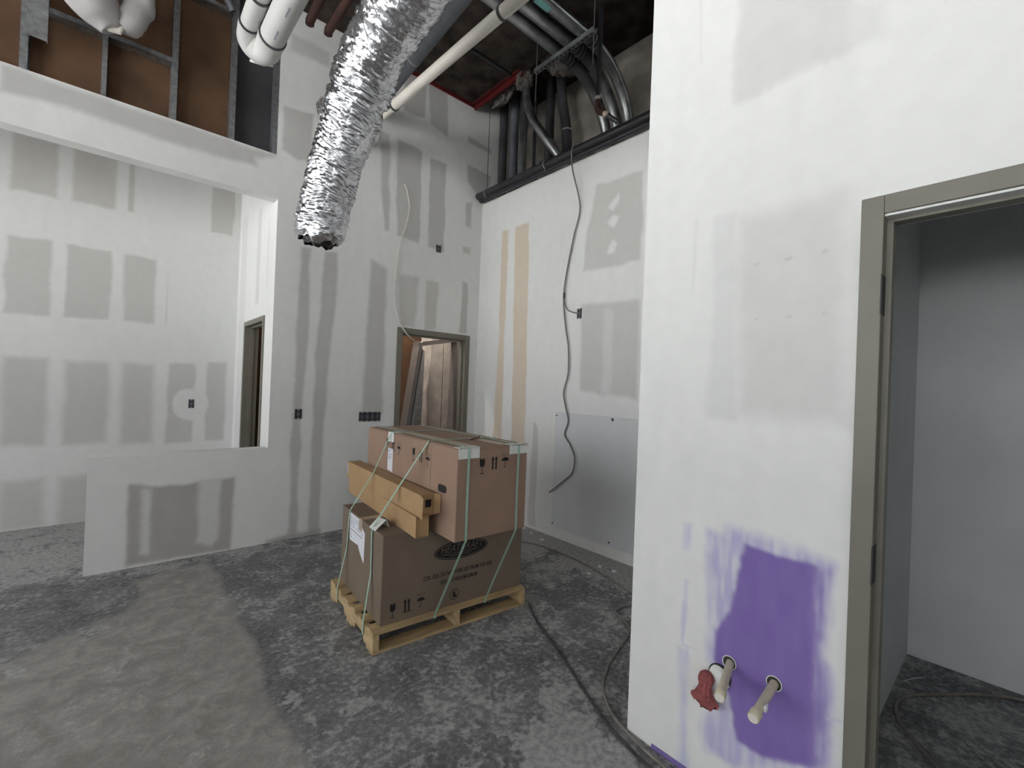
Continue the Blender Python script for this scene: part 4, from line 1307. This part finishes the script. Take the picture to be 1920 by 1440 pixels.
# twin black sleeves along the top of the right wall
bp_ = thing('black_pipe_run', (3.38, 3.0, 3.87), 'black twin pipe run lying along the top of the right wall', 'pipe')
MB().tube([V(3.38, 4.59, 3.93), V(3.38, 1.2, 3.925)], 0.043, 16).build('upper_pipe', M['blackpipe'], bp_, smooth=True)
MB().tube([V(3.40, 4.56, 3.878), V(3.40, 1.2, 3.868)], 0.030, 16).build('lower_pipe', M['blackpipe'], bp_, smooth=True)
MB().tube([V(3.41, 4.585, 3.90), V(3.41, 4.50, 3.90)], 0.012, 10).build('end_stub', M['darkpipe'], bp_, smooth=True)
for y in (4.42, 3.40):
    lp = [V(3.385 + 0.048 * math.cos(a), y, 3.93 + 0.048 * math.sin(a)) for a in [i * math.pi / 8 for i in range(4, 13)]]
    MB().tube(lp + [V(3.36, y, 3.86)], 0.005, 6).build('hook', M['wrap'], bp_, smooth=True)
for i in range(11):
    y = 1.5 + i * 0.27
    MB().box((3.47, y, 3.872), (3.56, y + 0.05, 3.91)).build('blocking', M['darkpipe'], bp_)
MB().tube([V(3.385, 4.42, 3.965), V(3.385, 4.42, 5.05)], 0.004, 6).build('hanger_rod', M['darkpipe'], label='thin rod holding the far end of the black pipe run', cat='rod')

# red angle at the slab edge, mineral wool
MB().box((3.27, 3.72, 5.0), (3.30, 4.60, 5.05)).box((3.22, 3.72, 5.04), (3.26, 4.60, 5.05)).build('red_angle', M['red'], label='red painted steel angle along the deck edge', cat='angle')
MB().box((1.9, 4.58, 5.015), (3.26, 4.60, 5.05)).build('red_edge_trim', M['red'], label='dark red strip where the deck meets the drywall', cat='trim')
MB().box((2.55, 3.83, 5.03), (3.22, 3.87, 5.05)).build('deck_rib', M['blackpipe'], label='short black bar fixed under the deck beside the red angle', cat='bar')


def clump(c, r, label, seed):
    bm = bmesh.new()
    bmesh.ops.create_icosphere(bm, subdivisions=4, radius=1.0)
    co = np.array([v.co for v in bm.verts])
    d = 0.65 + 0.6 * vnoise(co[:, 0] * 1.0 + co[:, 2] * .4, co[:, 1] + co[:, 2] * .7, 0.28, seed) + 0.35 * (vnoise(co[:, 0] + co[:, 2], co[:, 1] - co[:, 2], 0.10, seed + 1) - 0.5)
    b = MB()
    b.add([(c[0] + p[0] * k * r[0], c[1] + p[1] * k * r[1], min(c[2] + p[2] * k * r[2], c[2] + 0.6 * r[2])) for p, k in zip(co, d)], [tuple(v.index for v in f.verts) for f in bm.faces])
    bm.free()
    b.build('mineral_wool_clump', M['wool'], smooth=True, sharp=180, label=label, cat='insulation')


clump((3.42, 4.22, 5.08), (0.08, 0.24, 0.10), 'grey mineral wool tuft above the corner riser pipes', 5)
clump((3.36, 3.80, 5.04), (0.11, 0.13, 0.08), 'grey mineral wool tuft at the top of the S-shaped conduit', 8)
clump((3.55, 3.42, 5.15), (0.20, 0.16, 0.14), 'grey mineral wool tuft behind the slotted strut', 14)

# rusty pipe stubs under the deck
for i, (p, q) in enumerate((((1.19, 4.21, 4.70), (1.19, 3.2, 4.80)), ((1.35, 4.21, 4.70), (1.39, 3.2, 4.80)))):
    p, q = V(*p), V(*q)
    MB().tube([p + V(0, 0.0, -0.03), p, q], 0.038, 12).build('rusty_pipe', M['rust'], smooth=True, label='rusty iron pipe stub by the foil duct, %s' % ('nearer the white drain pipes' if i == 0 else 'nearer the duct'), cat='pipe')
    MB().tube([q + V(0, 0, 0.03), V(q.x, q.y, 5.05)], 0.006, 6).build('hanger_rod', M['rust'], label='rusty rod above the pipe stub %s' % ('by the drain pipes' if i == 0 else 'by the foil duct'), cat='rod')

# wrapped valve hanging at the upper left
wv = thing('wrapped_fitting', (-0.1, 4.3, 3.95), 'bulky white jacketed pipe fitting below the deck at upper left', 'insulation')


def blob(pts, r, name, seed, m='wrap'):
    p = curve(pts, 8)
    n = len(p)
    rs = [r[min(int(i / max(1, n - 1) * (len(r) - 1)), len(r) - 2)] * (1 - (i / max(1, n - 1) * (len(r) - 1)) % 1) + r[min(int(i / max(1, n - 1) * (len(r) - 1)) + 1, len(r) - 1)] * ((i / max(1, n - 1) * (len(r) - 1)) % 1) if i < n - 1 else r[-1] for i in range(n)]
    b = MB()
    b.tube(p, rs, 24)
    a = np.array(b.v)
    j = (vnoise(a[:, 0] + a[:, 2], a[:, 1] + a[:, 2] * .6, 0.09, seed) - 0.5) * 0.03
    ctr = a.mean(0)
    dirs = a - ctr
    dirs /= np.linalg.norm(dirs, axis=1)[:, None] + 1e-9
    b.v = [tuple(x) for x in (a + dirs * j[:, None])]
    return b.build(name, M[m], wv, smooth=True, sharp=60)


blob([V(-0.62, 4.15, 4.75), V(-0.40, 4.22, 4.38), V(-0.23, 4.28, 4.14), V(-0.14, 4.30, 4.02), V(-0.10, 4.30, 3.945)], [0.16, 0.17, 0.165, 0.12, 0.05], 'jacketed_elbow', 3)
blob([V(0.03, 4.34, 4.75), V(0.05, 4.30, 4.38), V(0.045, 4.30, 4.18), V(0.0, 4.30, 4.06), V(-0.05, 4.30, 4.0)], [0.085, 0.085, 0.09, 0.085, 0.05], 'jacketed_branch', 6)
MB().tube([V(-0.115, 4.29, 3.945), V(-0.05, 4.28, 3.957), V(-0.035, 4.28, 3.99)], [0.016, 0.022, 0.014], 10).build('plug', M['pvcw'], wv, smooth=True)
MB().tube([V(-0.08, 4.36, 4.55), V(-0.08, 4.36, 5.05)], 0.008, 8).build('hanger_rod', M['galv'], wv)
gs = MB()
gs.box((-0.52, 4.50, 3.805), (-0.42, 4.504, 4.9)).box((-0.52, 4.504, 3.85), (-0.516, 4.53, 4.9)).box((-0.424, 4.504, 3.80), (-0.42, 4.53, 4.9))
gs.build('loose_stud', M['galv'], label='dull steel stud hanging loose beside the white jacketed fitting', cat='stud')
MB().tube([V(0.42, 4.45, 5.0), V(0.66, 4.52, 4.66)], 0.03, 12).build('grey_hose_end', M['greypipe'], smooth=True, label='grey hose end above the brown backing boards', cat='hose')

# ------------------------------------------------------------------ boxes, cables and panel on the walls
def ebox(axis, c, u, z, w, h, label, gangs=1):
    base = (u, c, z - h / 2) if axis == 'Y' else (c, u, z - h / 2)
    t = thing('electrical_box', base, label, 'outlet box')
    pt = (lambda uu, d, zz: (uu, c + d, zz)) if axis == 'Y' else (lambda uu, d, zz: (c + d, uu, zz))
    def bx(b, ua, ub, da, db, za, zb):
        p, q = pt(ua, da, za), pt(ub, db, zb)
        return b.box(tuple(min(x, y) for x, y in zip(p, q)), tuple(max(x, y) for x, y in zip(p, q)))
    b = MB()
    bx(b, u - w / 2, u + w / 2, -0.001, 0.001, z - h / 2, z + h / 2)
    b.build('back', M['ebox'], t)
    b = MB()
    for (ua, ub, za, zb) in ((u - w / 2, u - w / 2 + .004, z - h / 2, z + h / 2), (u + w / 2 - .004, u + w / 2, z - h / 2, z + h / 2), (u - w / 2, u + w / 2, z - h / 2, z - h / 2 + .004), (u - w / 2, u + w / 2, z + h / 2 - .004, z + h / 2)):
        bx(b, ua, ub, -0.006, 0.002, za, zb)
    b.build('rim', M['darkpipe'], t)
    for g in range(gangs):
        gu = u - w / 2 + w * (g + 0.5) / gangs
        for zz in (z + h / 2 - 0.008, z - h / 2 + 0.008):
            b = MB()
            bx(b, gu - 0.008, gu + 0.008, -0.007, 0.0, zz - 0.006, zz + 0.006)
            b.build('ear', M['galv'], t)
        b = MB()
        bx(b, gu - min(0.012, w * .3), gu + min(0.012, w * .3), -0.004, 0.0, z - 0.02, z + 0.018)
        b.build('wire_bundle', M['greypipe'], t)


ebox('Y', 4.6, 1.338, 1.20, 0.062, 0.095, 'single dark outlet box on the partition between two grey stripes')
ebox('Y', 4.6, 2.06, 1.163, 0.235, 0.10, 'wide four-gang outlet box left of the far doorway', 4)
ebox('Y', 4.6, 2.832, 3.145, 0.062, 0.085, 'dark outlet box high above the far doorway')
ebox('Y', 6.28, 0.668, 1.205, 0.05, 0.10, 'outlet box inside the white mud circle on the back wall')
ebox('X', 3.46, 2.92, 2.30, 0.055, 0.10, 'outlet box high on the right wall fed by the grey cable')

MB().tube(curve([V(2.37, 4.62, 3.75), V(2.36, 4.585, 3.75), V(2.38, 4.565, 3.67), V(2.41, 4.56, 3.5), V(2.38, 4.56, 3.31), V(2.31, 4.565, 3.05), V(2.28, 4.57, 2.75), V(2.28, 4.57, 2.46), V(2.32, 4.56, 2.26), V(2.42, 4.56, 2.11), V(2.56, 4.62, 2.035), V(2.75, 4.80, 2.03), V(2.86, 4.93, 2.06)], 8), 0.0075, 8).build('hanging_cable', M['wire'], smooth=True, label='white cable drooping from a hole into the far doorway', cat='cable')
gc = thing('hanging_cable', (3.43, 3.0, 0.46), 'grey cable hanging from the black pipes down the right wall', 'cable')
MB().tube(curve([V(3.46, 2.90, 3.93), V(3.42, 2.92, 3.98), V(3.365, 2.95, 4.0), V(3.335, 2.99, 3.93), V(3.36, 3.0, 3.75), V(3.42, 2.95, 3.46), V(3.435, 2.95, 3.3), V(3.435, 3.01, 3.1), V(3.435, 3.08, 2.79), V(3.435, 3.12, 2.49), V(3.435, 3.08, 2.19), V(3.435, 3.03, 1.97), V(3.435, 3.02, 1.7), V(3.435, 3.07, 1.51), V(3.435, 3.04, 1.37), V(3.43, 2.99, 1.22), V(3.43, 3.03, 1.08), V(3.43, 2.95, 0.98), V(3.42, 2.88, 0.86), V(3.42, 2.90, 0.72), V(3.42, 2.99, 0.63), V(3.42, 3.2, 0.46)], 8), 0.0075, 8).build('main_cable', M['wireg'], gc, smooth=True)
MB().tube(curve([V(3.435, 3.115, 2.52), V(3.435, 3.11, 2.45), V(3.435, 3.07, 2.36), V(3.44, 3.0, 2.32), V(3.452, 2.92, 2.30)], 8), 0.006, 8).build('branch_cable', M['wireg'], gc, smooth=True)
MB().tube([V(3.435, 3.113, 2.53), V(3.435, 3.114, 2.47)], 0.011, 8).build('tape_wrap', M['cord'], gc, smooth=True)

sp = thing('wall_sheet', (3.455, 2.55, 0.10), 'smooth grey sheet screwed low on the right wall behind the cable', 'panel')
MB().box((3.449, 1.5, 0.105), (3.4585, 3.185, 1.298)).build('sheet', M['panel'], sp, bevel=0.001)
for (y, z, r) in ((3.168, 1.261, 0.009), (2.468, 1.274, 0.014), (3.17, 0.144, 0.009), (2.46, 0.144, 0.009), (1.7, 1.27, 0.009)):
    MB().tube([V(3.4495, y, z), V(3.446, y, z)], r, 12).build('screw', M['darkpipe'], sp)

# pipe stubs, wall hole with rag on the near wall
for i, (p, q, lbl) in enumerate((((1.81, 0.708, 0.521), (1.592, 0.655, 0.506), 'capped tan pipe stub beside the red rag'), ((1.81, 0.552, 0.523), (1.592, 0.546, 0.498), 'capped tan pipe stub with a white paper scrap on it'))):
    p, q = V(*p), V(*q)
    d = (q - p).normalized()
    t = thing('pipe_stub', (p + q) / 2, lbl, 'pipe', 'capped pipe stubs on the purple patch')
    MB().tube([p, q], 0.0145, 18).build('run', M['cpvc'], t, smooth=True)
    MB().tube([q - d * 0.03, q, q + d * 0.003], [0.0185, 0.0185, 0.016], 18).build('cap', M['cpvc'], t, smooth=True)
    MB().tube([q + d * 0.003, q + d * 0.0036], 0.0155, 18).build('cap_face', M['pvcw'], t, smooth=True)
    MB().ring(V(1.7985, p.y, p.z), (-1, 0, 0), 0.0, 0.025, 0.0012, 24).build('wall_hole', M['framedk'], t)
    MB().ring(V(1.7975, p.y, p.z), (-1, 0, 0), 0.0235, 0.0265, 0.002, 24).build('hole_rim', M['pad'], t)
    if i == 1:
        MB().box((q.x + 0.055, q.y - 0.019, q.z + 0.002), (q.x + 0.075, q.y - 0.012, q.z + 0.022)).build('paper_scrap', M['paper'], t)
fk = thing('wall_hole_plug', (1.795, 0.742, 0.43), 'crumpled white packing stuffed in a round wall hole', 'packing')
MB().ring(V(1.7985, 0.742, 0.455), (-1, 0, 0), 0.0, 0.044, 0.0012, 28).build('hole', M['framedk'], fk)
b = MB()
bm = bmesh.new()
bmesh.ops.create_icosphere(bm, subdivisions=3, radius=1.0)
co = np.array([v.co for v in bm.verts])
k = 0.8 + 0.4 * vnoise(co[:, 1] + co[:, 0], co[:, 2], 0.3, 44)
b.add([(1.788 + p[0] * 0.016 * s_, 0.742 + p[1] * 0.038 * s_, 0.447 + p[2] * 0.042 * s_) for p, s_ in zip(co, k)], [tuple(v.index for v in f.verts) for f in bm.faces])
bm.free()
b.build('packing', M['pad'], fk, smooth=True)


def rag():
    """cloth bunched at the hole and hanging in folds"""
    NU, NV = 72, 44
    prof = [(0.0, 0.010, 0.010), (0.06, 0.024, 0.020), (0.16, 0.030, 0.024), (0.26, 0.028, 0.022), (0.36, 0.023, 0.018), (0.50, 0.029, 0.017), (0.66, 0.038, 0.016), (0.82, 0.053, 0.014), (0.92, 0.056, 0.011), (1.0, 0.050, 0.004)]
    pts, fs = [], []
    for j in range(NV):
        t = j / (NV - 1)
        ry = np.interp(t, [p[0] for p in prof], [p[1] for p in prof])
        rx = np.interp(t, [p[0] for p in prof], [p[2] for p in prof])
        cy = 0.776 + 0.004 * t
        cz = 0.466 - 0.135 * t
        cxx = 1.764 - 0.014 * math.sin(t * 2.6)
        for i in range(NU):
            a = 2 * math.pi * i / NU
            pleat = 1 - abs(math.sin(a * 3.5 + 0.8 + t * 0.8))
            fold = 0.86 + 0.34 * pleat + 0.10 * math.sin(a * 9 + t * 4) + 0.16 * math.sin(a * 2 + 17 * t) * max(0, 1 - 2.2 * t)
            # hem: lowest in the middle, higher towards both sides
            hem = (0.020 * (abs(math.sin(a)) ** 2) + 0.006 * math.sin(a * 8)) * t ** 3
            pts.append((cxx + rx * math.cos(a) * fold, cy + ry * math.sin(a) * (0.9 + 0.1 * fold), cz + hem))
    for j in range(NV - 1):
        for i in range(NU):
            fs.append((j * NU + i, j * NU + (i + 1) % NU, (j + 1) * NU + (i + 1) % NU, (j + 1) * NU + i))
    fs.append(tuple(range(NU)))
    fs.append(tuple((NV - 1) * NU + i for i in range(NU)))
    b = MB().add(pts, fs)
    v = np.array(b.v)
    v += ((vnoise(v[:, 1], v[:, 2], 0.012, 61) - 0.5) * 0.012)[:, None] * np.array([1.0, 0.3, 0.3])
    b.v = [tuple(p) for p in v]
    b.build('rag', M['rag'], smooth=True, sharp=35, label='faded red rag hanging from the wall beside the purple patch', cat='rag')


rag()
MB().box((1.794, 0.55, 0.0), (1.799, 1.02, 0.018)).build('tape_strip', M['purple'], label='purple strip along the foot of the near wall', cat='tape')

# ------------------------------------------------------------------ on the floor
Zf = 0.009
def floor_tube(pts, r, m, name, label, cat):
    MB().tube(curve([V(x, y, r) for x, y in pts], 8), r, 8).build(name, M[m], smooth=True, label=label, cat=cat)


floor_tube([(2.252, 2.265), (2.12, 2.04), (1.99, 1.735), (1.83, 1.40), (1.75, 1.21), (1.712, 1.076), (1.69, 0.95), (1.66, 0.6), (1.60, 0.1)], 0.0075, 'cord', 'power_cord', 'black cord on the floor from the pallet to the near wall', 'cord')
floor_tube([(2.3, 3.62), (2.7, 3.42), (3.096, 3.20), (3.168, 2.734), (3.119, 2.33), (3.011, 1.922), (3.04, 1.65), (3.1, 1.4)], 0.006, 'hose', 'air_hose', 'thin dusty hose lying along the foot of the right wall', 'hose')
floor_tube([(2.95, 1.55), (2.90, 1.74), (2.80, 1.82), (2.70, 1.83), (2.645, 1.80), (2.60, 1.70), (2.50, 1.60), (2.30, 1.54), (2.10, 1.475), (1.93, 1.375), (1.82, 1.24), (1.765, 1.07), (1.74, 0.9), (1.70, 0.4)], 0.007, 'hose', 'air_hose', 'dusty hose looping out from behind the near wall corner', 'hose')
floor_tube([(2.40, -0.1), (2.58, 0.11), (2.66, 0.19), (2.78, 0.28), (2.88, 0.34), (3.02, 0.37), (3.14, 0.35), (3.24, 0.29), (3.33, 0.22), (3.49, 0.09), (3.61, -0.06), (3.64, -0.3)], 0.008, 'hose', 'air_hose', 'dusty hose looping on the closet floor', 'hose')
MB().prism([V(3.30, 0.385, 0.001), V(3.36, 0.36, 0.001), V(3.42, 0.30, 0.02), V(3.37, 0.35, 0.012)], (0, 0, 0.002)).build('paper_scrap', M['paper'], label='small curled white scrap on the closet floor', cat='scrap')
rs = np.random.RandomState(3)
for i in range(9):
    x, y, r = rs.uniform(3.0, 3.4), rs.uniform(2.2, 4.2), rs.uniform(0.012, 0.03)
    n = 6
    pl_ = [V(x + r * (0.7 + 0.5 * rs.rand()) * math.cos(2 * math.pi * k / n), y + r * (0.7 + 0.5 * rs.rand()) * math.sin(2 * math.pi * k / n), 0.0005) for k in range(n)]
    MB().prism(pl_, (0, 0, 0.008)).build('drywall_crumb', M['white'], label='small pale drywall crumb on the floor by the right wall', cat='crumb', group='drywall crumbs by the right wall')
MB().tube([UF(0.27, 0.27, UH + 0.0155), UF(0.40, 0.36, UH + 0.0155)], 0.0055, 8).build('marker_pen', M['red'], label='dark red pen lying on top of the upper carton', cat='pen')
MB().tube(curve([UF(0.38, 0.36, UH + 0.012), UF(0.43, 0.40, UH + 0.03), UF(0.48, 0.37, UH + 0.02), UF(0.47, 0.32, UH + 0.012), UF(0.50, 0.28, UH + 0.012)], 6), 0.003, 6).build('wire_loop', M['wire'], smooth=True, label='short white wire loop on top of the upper carton', cat='wire')
